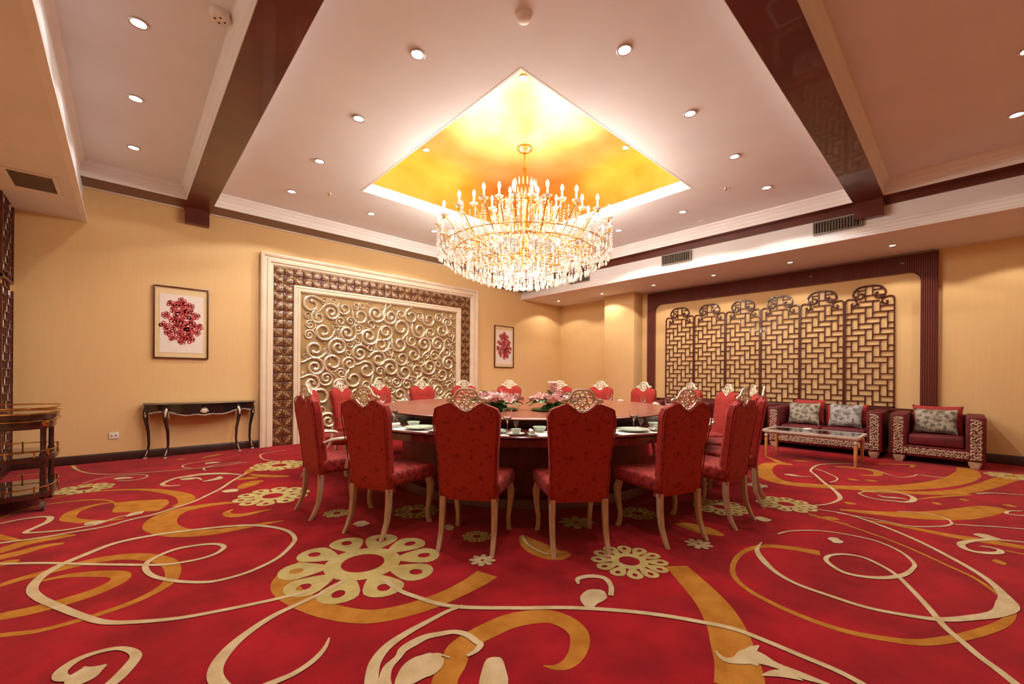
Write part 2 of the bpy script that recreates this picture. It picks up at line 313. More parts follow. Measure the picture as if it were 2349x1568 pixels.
# carpet swirls in floor metres: colour, [(x, y, half width)]
STROKES=[
('c',[(-0.67,4.59,0.015),(-0.64,4.59,0.015),(-0.45,4.55,0.015),(-0.28,4.55,0.015),(-0.11,4.55,0.015),(0.04,4.63,0.015),(0.18,4.67,0.015),(0.33,4.78,0.015),(0.47,4.89,0.015),(0.61,5.08,0.015),(0.74,5.27,0.016),(0.88,5.55,0.016),(1.02,5.79,0.016),(1.09,5.90,0.016)]),
('c',[(0.77,2.46,0.015),(0.64,2.48,0.015),(0.51,2.51,0.015),(0.37,2.55,0.015),(0.20,2.61,0.015),(0.04,2.71,0.016),(-0.07,2.81,0.018),(-0.16,2.97,0.019),(-0.26,3.18,0.021),(-0.33,3.34,0.022),(-0.37,3.49,0.023),(-0.36,3.65,0.024),(-0.30,3.80,0.025),(-0.19,3.93,0.024),(-0.04,4.06,0.022),(0.17,4.07,0.021),(0.43,4.00,0.019),(0.70,3.87,0.018),(0.85,3.69,0.017),(0.92,3.51,0.016),(0.92,3.33,0.015),(0.87,3.21,0.015),(0.75,3.05,0.015),(0.63,2.97,0.015),(0.51,2.93,0.015),(0.38,2.94,0.015),(0.28,3.02,0.015),(0.20,3.12,0.015),(0.13,3.25,0.015),(0.10,3.39,0.016),(0.11,3.51,0.016),(0.18,3.60,0.017),(0.27,3.65,0.018),(0.39,3.63,0.017),(0.48,3.57,0.016),(0.51,3.48,0.016),(0.47,3.40,0.015),(0.40,3.36,0.015),(0.31,3.36,0.015),(0.19,3.40,0.015),(0.05,3.52,0.015),(-0.16,3.72,0.015),(-0.36,3.92,0.015),(-0.57,4.09,0.015),(-0.63,4.13,0.015)]),
('c',[(0.94,2.45,0.015),(0.84,2.40,0.015),(0.68,2.36,0.015),(0.54,2.32,0.018),(0.41,2.24,0.021),(0.33,2.16,0.026),(0.28,2.07,0.027),(0.27,1.98,0.027),(0.30,1.88,0.022),(0.36,1.83,0.017),(0.43,1.82,0.016),(0.51,1.82,0.014),(0.59,1.85,0.014),(0.65,1.90,0.010),(0.69,1.96,0.004)]),
('c',[(-0.05,2.21,0.022),(-0.01,2.26,0.025),(0.03,2.34,0.023),(0.04,2.39,0.019),(0.02,2.45,0.015),(-0.02,2.50,0.013),(-0.08,2.52,0.015),(-0.14,2.51,0.019),(-0.18,2.46,0.022),(-0.18,2.41,0.021),(-0.15,2.37,0.015)]),
('c',[(-0.16,2.38,0.022),(-0.13,2.37,0.060),(-0.10,2.37,0.060),(-0.07,2.38,0.026),(-0.05,2.39,0.006)]),
('c',[(1.12,2.32,0.016),(1.13,2.13,0.016),(1.17,1.99,0.016),(1.22,1.86,0.016),(1.29,1.76,0.016),(1.39,1.66,0.016),(1.50,1.56,0.016),(1.52,1.54,0.016),(1.65,1.43,0.016),(1.77,1.31,0.016),(1.89,1.17,0.016),(1.99,1.03,0.016),(2.07,0.89,0.016),(2.14,0.74,0.016),(2.15,0.60,0.016),(2.15,0.47,0.016),(2.15,0.35,0.016),(2.13,0.26,0.016)]),
('c',[(1.30,1.77,0.012),(1.21,1.78,0.013),(1.10,1.77,0.015),(1.00,1.76,0.018),(0.90,1.74,0.021),(0.83,1.71,0.023),(0.77,1.66,0.025),(0.73,1.60,0.026),(0.70,1.54,0.027)]),
('c',[(0.74,1.50,0.025),(0.76,1.55,0.023),(0.80,1.60,0.020),(0.86,1.63,0.015),(0.90,1.66,0.021),(0.96,1.67,0.024),(1.02,1.67,0.020),(1.07,1.65,0.018),(1.13,1.62,0.016),(1.16,1.58,0.017),(1.17,1.54,0.017),(1.17,1.49,0.016),(1.17,1.46,0.015),(1.13,1.44,0.013),(1.08,1.44,0.009)]),
('c',[(0.77,1.47,0.015),(0.82,1.49,0.045),(0.88,1.51,0.067),(0.93,1.51,0.068),(0.98,1.52,0.044),(1.00,1.52,0.008),(1.02,1.48,0.006)]),
('c',[(1.93,1.51,0.007),(1.98,1.55,0.016),(2.06,1.52,0.021),(2.10,1.45,0.019),(2.05,1.37,0.015),(1.96,1.31,0.015)]),
('c',[(1.78,1.32,0.022),(1.84,1.36,0.055),(1.92,1.37,0.060),(1.97,1.37,0.015)]),
('c',[(1.91,0.74,0.003),(1.88,0.69,0.015),(1.91,0.65,0.022),(1.99,0.61,0.050),(2.00,0.53,0.022),(2.01,0.44,0.022),(2.03,0.35,0.007)]),
('c',[(1.93,0.60,0.026),(2.02,0.63,0.022),(2.09,0.62,0.004)]),
('c',[(1.89,0.55,0.003),(1.96,0.50,0.022),(1.98,0.43,0.003)]),
('c',[(4.64,0.97,0.007),(4.69,0.71,0.012),(4.55,0.47,0.015),(4.32,0.23,0.016),(4.04,0.03,0.017),(3.82,-0.09,0.017),(3.61,-0.15,0.023),(3.45,-0.16,0.043),(3.29,-0.12,0.028),(3.15,-0.04,0.022),(3.00,0.07,0.019),(2.92,0.19,0.016),(2.86,0.34,0.016),(2.86,0.50,0.016),(2.88,0.66,0.015),(2.96,0.79,0.017),(3.11,0.91,0.021),(3.25,0.98,0.014),(3.42,1.00,0.004)]),
('c',[(3.69,0.97,0.009),(3.84,0.92,0.009),(4.01,0.78,0.009),(4.08,0.61,0.009),(4.08,0.44,0.010),(3.96,0.30,0.011),(3.78,0.22,0.011),(3.65,0.22,0.012),(3.50,0.25,0.016),(3.37,0.32,0.019),(3.29,0.41,0.017),(3.27,0.50,0.016),(3.34,0.58,0.014),(3.42,0.62,0.014),(3.52,0.61,0.013),(3.61,0.55,0.013),(3.64,0.46,0.013),(3.58,0.37,0.013),(3.47,0.28,0.013),(3.27,0.19,0.014),(3.09,0.12,0.015),(2.92,0.06,0.015),(2.81,0.00,0.016),(2.72,-0.05,0.016),(2.65,-0.10,0.017),(2.57,-0.15,0.018)]),
('c',[(4.66,1.05,0.010),(4.79,0.95,0.010),(4.94,0.88,0.010),(5.16,0.84,0.016),(5.35,0.86,0.021),(5.65,0.97,0.018),(5.90,1.09,0.015),(6.29,1.25,0.014),(6.53,1.35,0.013),(6.88,1.38,0.013),(7.16,1.34,0.013),(7.44,1.16,0.012),(7.58,0.98,0.010)]),
('c',[(6.74,1.35,0.009),(6.59,1.21,0.009),(6.33,1.05,0.009),(6.14,1.02,0.009),(5.98,1.05,0.009)]),
('c',[(6.03,1.52,0.015),(6.06,1.45,0.050),(6.06,1.35,0.015),(6.15,1.25,0.004)]),
('c',[(7.24,0.87,0.009),(7.17,0.74,0.009),(7.00,0.63,0.009),(6.94,0.52,0.009),(7.14,0.43,0.010),(7.33,0.39,0.011),(7.29,0.29,0.013),(7.32,0.15,0.015)]),
('c',[(5.64,0.75,0.009),(5.55,0.69,0.011),(5.50,0.59,0.014),(5.54,0.48,0.017),(5.59,0.38,0.021),(5.73,0.34,0.026),(5.89,0.36,0.021),(5.97,0.44,0.017),(5.96,0.57,0.014),(5.80,0.70,0.011),(5.64,0.75,0.009)]),
('c',[(5.71,0.61,0.004),(5.66,0.54,0.022),(5.72,0.45,0.022),(5.71,0.38,0.007)]),
('c',[(5.14,0.41,0.007),(5.25,0.26,0.008),(5.21,0.12,0.009),(5.09,0.07,0.009),(4.96,0.09,0.010),(4.83,0.17,0.010),(4.70,0.30,0.010),(4.70,0.45,0.010),(4.69,0.60,0.010),(4.67,0.77,0.010)]),
('c',[(5.04,0.07,0.010),(5.10,-0.03,0.010),(5.21,-0.17,0.010),(5.31,-0.33,0.010),(5.35,-0.39,0.010)]),
('c',[(4.89,-0.36,0.009),(4.86,-0.27,0.013),(4.78,-0.15,0.016),(4.66,-0.06,0.020),(4.50,0.01,0.022),(4.39,-0.00,0.022),(4.35,-0.05,0.022),(4.39,-0.12,0.022),(4.46,-0.17,0.020),(4.53,-0.17,0.016),(4.54,-0.12,0.013),(4.52,-0.08,0.009)]),
('c',[(4.82,-0.05,0.007),(4.83,-0.09,0.060),(4.83,-0.14,0.060),(4.84,-0.19,0.007)]),
('c',[(6.95,-0.51,0.009),(6.85,-0.38,0.010),(6.75,-0.21,0.012),(6.57,-0.09,0.015)]),
('c',[(5.88,-0.43,0.009),(5.81,-0.33,0.012),(5.80,-0.26,0.015),(5.93,-0.28,0.012),(6.02,-0.36,0.009)]),
('c',[(-0.74,5.17,0.009),(-0.72,5.18,0.012),(-0.62,5.22,0.015),(-0.52,5.21,0.017),(-0.45,5.14,0.020),(-0.45,5.00,0.022),(-0.49,4.90,0.020),(-0.54,4.79,0.018),(-0.52,4.74,0.017),(-0.43,4.69,0.015),(-0.33,4.65,0.014),(-0.23,4.65,0.013),(-0.15,4.66,0.011),(-0.06,4.76,0.010),(0.04,4.80,0.009)]),
('c',[(-0.23,4.69,0.003),(-0.18,4.72,0.060),(-0.10,4.71,0.003)]),
('c',[(0.01,4.74,0.003),(0.08,4.81,0.050),(0.13,4.84,0.003)]),
('c',[(0.44,5.71,0.015),(0.35,5.75,0.017),(0.30,5.87,0.020),(0.35,6.01,0.022),(0.44,6.13,0.027),(0.55,6.15,0.043),(0.69,6.16,0.050),(0.85,6.07,0.040),(0.96,5.94,0.022),(1.02,5.83,0.015)]),
('c',[(0.46,6.07,0.004),(0.54,6.00,0.060),(0.62,5.97,0.022),(0.64,5.83,0.007)]),
('c',[(0.82,5.92,0.007),(0.78,5.79,0.050),(0.64,5.75,0.015)]),
('c',[(-0.49,7.80,0.010),(-0.43,7.45,0.010),(-0.32,7.12,0.010),(-0.15,6.88,0.010),(0.05,6.76,0.010),(0.28,6.69,0.010),(0.53,6.62,0.010),(0.92,6.58,0.010),(1.23,6.64,0.010)]),
('c',[(-0.33,6.49,0.009),(-0.25,6.61,0.009),(-0.12,6.69,0.009),(0.05,6.67,0.009),(0.18,6.56,0.009),(0.19,6.42,0.009),(0.09,6.31,0.009),(-0.06,6.40,0.009)]),
('c',[(-0.09,6.55,0.015),(-0.03,6.53,0.060),(0.07,6.46,0.015)]),
('c',[(0.74,6.39,0.009),(0.74,6.54,0.009),(0.87,6.68,0.009),(1.01,6.71,0.009),(1.17,6.69,0.009)]),
('c',[(0.99,7.08,0.009),(0.79,7.08,0.009),(0.59,6.97,0.009),(0.55,6.79,0.009),(0.63,6.63,0.009)]),
('c',[(0.79,6.85,0.015),(0.86,6.88,0.060),(0.95,6.85,0.015)]),
('c',[(0.73,5.15,0.015),(0.80,5.11,0.070),(0.85,5.04,0.015)]),
('c',[(1.87,7.28,0.010),(1.59,7.22,0.010),(1.47,7.05,0.010),(1.44,6.70,0.010),(1.53,6.44,0.010)]),
('o',[(1.62,1.96,0.075),(1.50,1.93,0.067),(1.34,1.91,0.060),(1.19,1.91,0.060),(1.03,1.94,0.060),(0.89,2.01,0.060),(0.78,2.16,0.061),(0.71,2.33,0.064),(0.67,2.51,0.067),(0.68,2.65,0.070),(0.75,2.77,0.065),(0.86,2.84,0.060)]),
('o',[(-0.45,2.98,0.018),(-0.41,2.98,0.019),(-0.30,2.92,0.019),(-0.18,2.91,0.021),(-0.04,2.93,0.023),(0.08,2.98,0.025),(0.18,3.08,0.031),(0.22,3.23,0.038),(0.21,3.42,0.045),(0.15,3.56,0.047),(0.05,3.69,0.049),(-0.08,3.76,0.049),(-0.18,3.77,0.045),(-0.30,3.75,0.041),(-0.43,3.72,0.035),(-0.51,3.68,0.027),(-0.55,3.66,0.020)]),
('o',[(-0.49,3.21,0.040),(-0.44,3.21,0.045),(-0.33,3.19,0.050),(-0.22,3.20,0.050),(-0.12,3.23,0.050),(-0.04,3.29,0.048),(-0.01,3.36,0.045),(-0.03,3.43,0.042),(-0.11,3.51,0.040),(-0.25,3.60,0.026),(-0.39,3.60,0.012)]),
('o',[(-0.64,4.39,0.040),(-0.61,4.39,0.052),(-0.53,4.47,0.062),(-0.43,4.50,0.068),(-0.33,4.48,0.046),(-0.26,4.46,0.010)]),
('o',[(-0.62,4.22,0.050),(-0.59,4.24,0.057),(-0.51,4.26,0.055),(-0.41,4.31,0.042),(-0.31,4.30,0.020)]),
('o',[(-0.60,4.07,0.030),(-0.54,4.09,0.050),(-0.49,4.10,0.020)]),
('o',[(-0.71,4.85,0.030),(-0.66,4.74,0.040),(-0.55,4.59,0.010)]),
('o',[(0.96,3.79,0.012),(0.80,3.82,0.030),(0.62,3.84,0.048),(0.47,3.88,0.067),(0.32,4.00,0.081),(0.24,4.16,0.094),(0.21,4.33,0.106),(0.25,4.53,0.101),(0.35,4.66,0.086),(0.51,4.69,0.061),(0.66,4.67,0.039),(0.78,4.61,0.020)]),
('o',[(0.97,4.18,0.004),(0.87,4.18,0.025),(0.75,4.17,0.042),(0.67,4.22,0.042),(0.65,4.33,0.026),(0.71,4.40,0.012)]),
('o',[(-0.52,5.89,0.012),(-0.38,5.97,0.015),(-0.20,5.97,0.019),(-0.01,5.88,0.026),(0.19,5.70,0.037),(0.33,5.47,0.053),(0.42,5.24,0.063),(0.44,5.05,0.069),(0.41,4.91,0.052),(0.33,4.83,0.030)]),
('o',[(-0.78,5.31,0.016),(-0.75,5.37,0.018),(-0.67,5.56,0.019),(-0.54,5.67,0.020),(-0.39,5.66,0.020),(-0.23,5.61,0.019),(-0.12,5.49,0.015),(-0.07,5.36,0.012)]),
('o',[(-0.00,4.71,0.020),(-0.12,4.73,0.030),(-0.23,4.82,0.040),(-0.32,4.95,0.045),(-0.34,5.05,0.050),(-0.32,5.21,0.045),(-0.23,5.33,0.040),(-0.14,5.37,0.025),(-0.05,5.34,0.010)]),
('o',[(-0.07,5.33,0.010),(0.02,5.23,0.100),(0.11,5.07,0.200),(0.17,4.94,0.140),(0.22,4.78,0.010)]),
('o',[(0.04,5.29,0.010),(0.17,5.16,0.060),(0.31,5.03,0.010)]),
('o',[(1.08,5.86,0.020),(1.16,6.03,0.065),(1.26,6.06,0.090),(1.43,6.01,0.082),(1.61,5.94,0.030)]),
('o',[(1.11,5.80,0.030),(1.23,5.59,0.060),(1.42,5.40,0.030)]),
('o',[(0.94,5.62,0.030),(1.04,5.61,0.070),(1.13,5.54,0.030)]),
('o',[(0.89,5.14,0.030),(0.97,5.25,0.080),(1.06,5.35,0.080),(1.15,5.35,0.020)]),
('o',[(0.80,7.36,0.010),(0.96,7.49,0.050),(1.09,7.57,0.010)]),
('o',[(0.52,7.48,0.010),(0.58,7.47,0.040),(0.64,7.47,0.010)]),
('o',[(-0.49,7.83,0.030),(-0.45,7.56,0.020),(-0.39,7.32,0.012)]),
('o',[(2.58,1.24,0.070),(2.41,1.03,0.083),(2.27,0.88,0.088),(2.11,0.76,0.090),(1.98,0.69,0.090),(1.87,0.63,0.090),(1.74,0.58,0.090)]),
('o',[(3.51,0.67,0.045),(3.46,0.83,0.036),(3.35,0.97,0.026),(3.14,1.03,0.018),(2.90,1.01,0.016),(2.71,0.94,0.016),(2.60,0.83,0.017),(2.54,0.69,0.019),(2.51,0.53,0.020),(2.52,0.38,0.021),(2.58,0.25,0.022),(2.67,0.13,0.024),(2.84,0.02,0.024),(3.02,-0.07,0.024),(3.20,-0.14,0.021),(3.35,-0.17,0.016),(3.44,-0.17,0.010)]),
('o',[(4.52,1.03,0.008),(4.41,0.81,0.009),(4.31,0.58,0.011),(4.13,0.30,0.012),(3.90,0.07,0.013),(3.77,-0.05,0.013),(3.57,-0.14,0.010)]),
('o',[(0.90,1.35,0.050),(0.95,1.40,0.052),(1.01,1.44,0.055),(1.08,1.50,0.055),(1.17,1.52,0.055),(1.26,1.52,0.057),(1.38,1.51,0.059),(1.48,1.47,0.059),(1.56,1.41,0.056),(1.59,1.32,0.053),(1.57,1.23,0.048),(1.51,1.17,0.043),(1.43,1.13,0.036),(1.36,1.12,0.028),(1.31,1.14,0.016),(1.28,1.18,0.003)]),
('o',[(6.82,1.63,0.050),(6.65,1.83,0.075),(6.14,1.78,0.095),(5.68,1.58,0.107),(5.56,1.35,0.101),(5.69,1.09,0.090),(5.86,0.86,0.090),(6.09,0.63,0.093),(6.40,0.41,0.099),(6.76,0.23,0.111),(7.24,0.07,0.120),(7.75,-0.02,0.120),(8.17,-0.03,0.097),(8.39,0.03,0.060)]),
('o',[(5.79,0.74,0.050),(6.03,0.48,0.059),(6.26,0.22,0.067),(6.64,0.00,0.076),(7.19,-0.18,0.084),(7.80,-0.34,0.089),(8.22,-0.51,0.084),(8.44,-0.62,0.080)]),
('o',[(5.81,0.32,0.012),(6.11,0.17,0.021),(6.48,-0.04,0.030)]),
('o',[(7.19,2.06,0.020),(7.06,1.93,0.030),(6.85,1.77,0.050),(6.79,1.62,0.030)]),
('o',[(7.09,1.19,0.030),(7.20,1.05,0.050),(7.24,0.87,0.060),(7.11,0.76,0.050),(6.87,0.74,0.040),(6.73,0.87,0.020)]),
('o',[(7.81,0.83,0.020),(7.98,0.64,0.027),(8.08,0.49,0.027),(7.85,0.49,0.020)]),
('o',[(4.82,0.77,0.020),(4.88,0.63,0.046),(5.00,0.43,0.079),(5.15,0.25,0.107),(5.38,0.07,0.120),(5.67,-0.07,0.114),(5.91,-0.17,0.093),(5.99,-0.26,0.050)]),
('o',[(4.63,0.55,0.012),(4.66,0.41,0.025),(4.66,0.23,0.039),(4.66,0.06,0.051),(4.69,-0.06,0.059),(4.72,-0.18,0.054),(4.73,-0.29,0.047),(4.75,-0.35,0.040)]),
('o',[(4.55,-0.20,0.012),(4.55,-0.28,0.014),(4.55,-0.34,0.016)]),
('o',[(4.38,0.64,0.010),(4.39,0.80,0.011),(4.43,0.93,0.012)]),
('o',[(5.12,0.79,0.010),(5.13,0.75,0.050),(5.14,0.70,0.010)]),
('o',[(5.75,0.21,0.010),(5.76,0.18,0.050),(5.76,0.14,0.010)]),
('o',[(6.19,-0.25,0.010),(6.20,-0.30,0.050),(6.21,-0.34,0.010)]),
('o',[(6.36,0.95,0.010),(6.36,0.90,0.050),(6.37,0.84,0.010)]),
('o',[(6.45,0.80,0.010),(6.46,0.74,0.050),(6.48,0.69,0.010)]),
('o',[(7.13,1.69,0.010),(7.21,1.60,0.050),(7.29,1.50,0.010)]),
('o',[(4.22,-0.13,0.010),(4.23,-0.16,0.050),(4.24,-0.19,0.010)]),
('o',[(4.45,0.83,0.010),(4.46,0.78,0.050),(4.48,0.72,0.010)]),
('o',[(6.14,0.03,0.010),(6.15,-0.00,0.050),(6.16,-0.04,0.010)]),
('c',[(3.86,0.69,0.007),(3.87,0.66,0.060),(3.87,0.63,0.060),(3.88,0.60,0.007)]),
('c',[(3.95,1.21,0.007),(3.97,1.18,0.060),(3.99,1.14,0.060),(4.01,1.10,0.007)]),
('c',[(1.35,3.33,0.007),(1.39,3.31,0.060),(1.42,3.28,0.060),(1.46,3.26,0.007)]),
('c',[(1.85,2.77,0.007),(1.87,2.76,0.060),(1.90,2.75,0.060),(1.92,2.74,0.007)]),
('c',[(1.03,1.29,0.015),(1.04,1.28,0.120),(1.07,1.25,0.140),(1.09,1.23,0.120),(1.11,1.21,0.015)]),
('o',[(2.20,2.26,0.020),(2.14,2.10,0.080),(2.12,1.95,0.100),(2.15,1.86,0.090),(2.23,1.83,0.030)]),
('c',[(2.20,2.26,0.009),(2.12,2.12,0.009),(2.09,1.98,0.009),(2.10,1.89,0.009)]),
('o',[(3.32,1.61,0.020),(3.35,1.50,0.080),(3.35,1.37,0.090),(3.35,1.24,0.020)]),
]
# ---------------------------------------------------------------- room shell
X0, X1, Y0, Y1 = -1.033, 9.19, -2.6, 7.904          # inner faces of the walls
ZS, ZB, ZC, ZT = 3.197, 3.66, 3.86, 4.445           # soffit, beam, ceiling, tray ceiling
floor = struct('floor', MB().box(X0 - .15, X1 + .15, Y0 - .15, Y1 + .15, -0.12, 0.0), 'carpet', 'red carpet with swirling cream and orange flower pattern')
struct('wall_left', MB().box(X0 - .15, X0, Y0 - .15, Y1 + .15, 0, 4.1), 'wall', 'cream papered side wall')
struct('wall_back', MB().box(X0 - .15, X1 + .15, Y1, Y1 + .15, 0, 4.1), 'wall', 'long cream papered wall behind the console table')
struct('wall_right', MB().box(X1, X1 + .15, Y0 - .15, Y1 + .15, 0, 4.1), 'wall', 'cream papered wall behind the sofas')
struct('wall_front', MB().box(X0 - .15, X1 + .15, Y0 - .15, Y0, 0, 4.1), 'wall', 'cream papered wall facing the long wall')
struct('wall_column', MB().bbox(8.80, X1, 5.30, 6.13, 0, ZS, .006, 1), 'wall', 'square cream papered pier beside the lattice wall')
# ceiling slabs
TX0, TX1, TY0, TY1 = 2.51, 5.83, 2.63, 5.93          # tray opening
c = MB()
c.box(.946, TX0, 1.077, 7.51, ZC, 4.0).box(TX1, 7.47, 1.077, 7.51, ZC, 4.0).box(TX0, TX1, 1.077, TY0, ZC, 4.0).box(TX0, TX1, TY1, 7.51, ZC, 4.0)
struct('ceiling', c, 'ceil', 'white ceiling around the square gold tray')
struct('ceiling', MB().box(-.445, .63, Y0, 7.51, ZC, 4.0), 'ceil', 'white ceiling strip beside the dropped soffit')
struct('ceiling', MB().box(.946, 7.47, Y0, .756, ZC, 4.0), 'ceil2', 'plain ceiling beyond the dark beam')
struct('ceiling', MB().box(X0, -.425, Y0, Y1, ZS, 4.0), 'ceil2', 'dropped ceiling soffit over the trolley')
struct('ceiling', MB().box(7.64, X1, Y0, Y1, ZS, 4.0), 'ceil2', 'dropped ceiling soffit over the sofas')
struct('ceiling', MB().box(TX0 - .1, TX1 + .1, TY0 - .1, TY1 + .1, ZT, ZT + .1), 'foil', 'gold foil ceiling inside the square tray')
t = MB(); z0, z1 = ZC + .12, ZT
t.box(TX0 - .1, TX0, TY0 - .1, TY1 + .1, z0, z1).box(TX1, TX1 + .1, TY0 - .1, TY1 + .1, z0, z1).box(TX0, TX1, TY0 - .1, TY0, z0, z1).box(TX0, TX1, TY1, TY1 + .1, z0, z1)
struct('trim_1', t, 'foil', 'gold foil sides of the ceiling tray', smooth=False)
def sweep_rect(prof, x0, x1, y0, y1):
    """profile of (inset, z) swept round a rectangle, inset measured inwards"""
    m = MB(); n = len(prof); v = []
    for d, z in prof: v += [(x0 + d, y0 + d, z), (x1 - d, y0 + d, z), (x1 - d, y1 - d, z), (x0 + d, y1 - d, z)]
    f = []
    for i in range(n):
        i2 = (i + 1) % n
        for k in range(4):
            k2 = (k + 1) % 4; f.append((i * 4 + k, i * 4 + k2, i2 * 4 + k2, i2 * 4 + k))
    return m.add(v, f)
struct('trim_2', sweep_rect([(-.02, ZC - .002), (0.0, ZC - .002), (.012, ZC + .03), (.03, ZC + .045), (.035, ZC + .09), (.055, ZC + .10), (.055, ZC + .125), (-.02, ZC + .125)], TX0, TX1, TY0, TY1), 'crown', 'white moulded lip round the gold tray', smooth=False)
# crown mouldings round the three bays
def crown(n, x0, x1, y0, y1, lab, mt='crown'):
    pr = [(-.03, ZB + .004), (.005, ZB + .004), (.005, ZB + .055), (.012, ZB + .06), (.012, ZB + .10), (.035, ZB + .135), (.035, ZB + .15), (.06, ZC - .02), (.065, ZC + .005), (-.03, ZC + .005)]
    struct('trim_%d' % n, sweep_rect(pr, x0, x1, y0, y1), mt, lab, smooth=False)
crown(3, .946, 7.47, 1.077, 7.51, 'white crown moulding of the main ceiling bay')
crown(4, -.445, .63, Y0, 7.51, 'white crown moulding of the narrow ceiling bay')
crown(5, .946, 7.47, Y0, .756, 'cream crown moulding of the ceiling bay over the armchair', 'crown')
# dark wood beams and strips, undersides in one plane
def beam(n, x0, x1, y0, y1, lab, z0=ZB, z1=4.0, mt='beam'):
    return struct('trim_%d' % n, MB().box(x0, x1, y0, y1, z0, z1), mt, lab, smooth=False)
beam(6, .63, .946, Y0, Y1, 'dark wood ceiling beam running to the long wall')
beam(7, .946, 7.64, .756, 1.077, 'dark wood ceiling beam running to the sofa soffit')
beam(8, -.425, .63, 7.51, Y1, 'dark wood strip at the long wall beside the beam')
beam(9, .946, 7.64, 7.51, Y1, 'dark wood strip along the long wall')
beam(10, 7.47, 7.64, 1.077, 7.51, 'dark wood strip along the sofa soffit')
beam(24, 7.47, 7.64, Y0, .756, 'dark wood strip along the sofa soffit beyond the beam')
beam(25, 7.62, 7.64, 1.077, 6.79, 'dark upper band of the soffit face', 3.555, ZB)  # thin dark band set over the top of the soffit face
beam(26, 7.62, 7.64, Y0, .756, 'dark upper band of the soffit face beyond the beam', 3.575, ZB)  # same dark band, continued past the cross beam
beam(11, .64, .93, Y1 - .10, Y1, 'dark end block of the beam on the long wall', 3.43, ZB)
beam(12, 7.54, 7.64, .766, 1.07, 'dark end block of the beam on the sofa soffit', 3.43, ZB)
b = MB().box(6.73, 7.64, 6.79, Y1, 3.415, ZB); struct('trim_13', b, 'ceil2', 'boxed-in corner between the two walls', smooth=False)
struct('trim_14', sweep_rect([(-.012, 3.400), (.03, 3.400), (.03, 3.416), (-.012, 3.416)], 6.73, 7.64, 6.79, Y1 - .015), 'dark', 'black edge strip of the boxed corner', smooth=False)
struct('trim_15', MB().box(.946, 6.73, Y1 - .03, Y1, ZB - .025, ZB), 'moul', 'thin cream cornice under the dark strip').__setitem__('kind', 'structure')
struct('trim_16', MB().box(-.425, .63, Y1 - .03, Y1, ZB - .025, ZB), 'moul', 'short cream cornice beside the dropped soffit')
# soffit fascia mouldings
def fascia(n, x, sgn, y0, y1, lab):
    pr = [(0, ZS - .004), (.05, ZS - .004), (.05, ZS + .018), (.036, ZS + .03), (.036, ZS + .062), (.022, ZS + .072), (.022, ZS + .115), (.008, ZS + .13), (.008, ZS + .165), (0, ZS + .175)]
    m = MB().prism([(x - sgn * d, z) for d, z in pr], y0, y1, 'y'); struct('trim_%d' % n, m, 'crown', lab, smooth=False)
fascia(17, 7.64, 1, Y0, Y1, 'pale moulded edge of the sofa soffit')
fascia(18, -.425, -1, Y0, Y1, 'pale moulded edge of the soffit over the trolley')
# baseboards
struct('baseboard_back', MB().prism([(Y1 - .022, 0), (Y1 - .022, .095), (Y1 - .014, .11), (Y1 - .001, .115), (Y1 - .001, 0)], X0, 1.62, 'x'), 'base', 'dark wood baseboard under the console table')
struct('baseboard_back_far', MB().prism([(Y1 - .022, 0), (Y1 - .022, .095), (Y1 - .014, .11), (Y1 - .001, .115), (Y1 - .001, 0)], 6.11, X1, 'x'), 'base', 'dark wood baseboard beyond the carved panel')
struct('baseboard_right', MB().prism([(X1 - .022, 0), (X1 - .022, .115), (X1 - .014, .13), (X1 - .001, .135), (X1 - .001, 0)], Y0, .281, 'y'), 'base', 'dark wood baseboard beside the armchair')
struct('baseboard_left', MB().prism([(X0 + .022, 0), (X0 + .022, .095), (X0 + .014, .11), (X0 + .001, .115), (X0 + .001, 0)], Y0, Y1, 'y'), 'base', 'dark wood baseboard behind the trolley')

# ---------------------------------------------------------------- carpet motifs, inlaid in the floor
LEV = {'o': .0006, 'y': .0018, 'c': .0030}
CM = {'o': 'orange', 'y': 'yellow', 'c': 'cream'}
def ribbon(pts, z):
    P = catmull(pts, 7); v = []; f = []; n = len(P)
    for i in range(n):
        a, b_ = P[max(i - 1, 0)], P[min(i + 1, n - 1)]
        dx, dy = b_[0] - a[0], b_[1] - a[1]; l = math.hypot(dx, dy) or 1; nx, ny = -dy / l, dx / l; h = max(P[i][2], .002)
        zz = z + .0005 * i / n; v += [(P[i][0] + nx * h, P[i][1] + ny * h, zz), (P[i][0] - nx * h, P[i][1] - ny * h, zz)]
    for i in range(n - 1): f.append((2 * i, 2 * i + 1, 2 * i + 3, 2 * i + 2))
    return MB().add(v, f)
for k, (cc, pts) in enumerate(STROKES):
    obj('carpet_swirl', ribbon(pts, LEV[cc] + .00003 * (k % 11)), CM[cc], floor, smooth=False)
for k, (cc, pts) in enumerate(STROKES):             # the pattern goes on behind the viewpoint
    q_ = [(x + 1.9, y - 3.5, h) for x, y, h in pts]
    if all(-2.5 < y < -.72 and -.9 < x < 9.0 for x, y, h in q_): obj('carpet_swirl', ribbon(q_, LEV[cc] + .00003 * (k % 11)), CM[cc], floor, smooth=False)
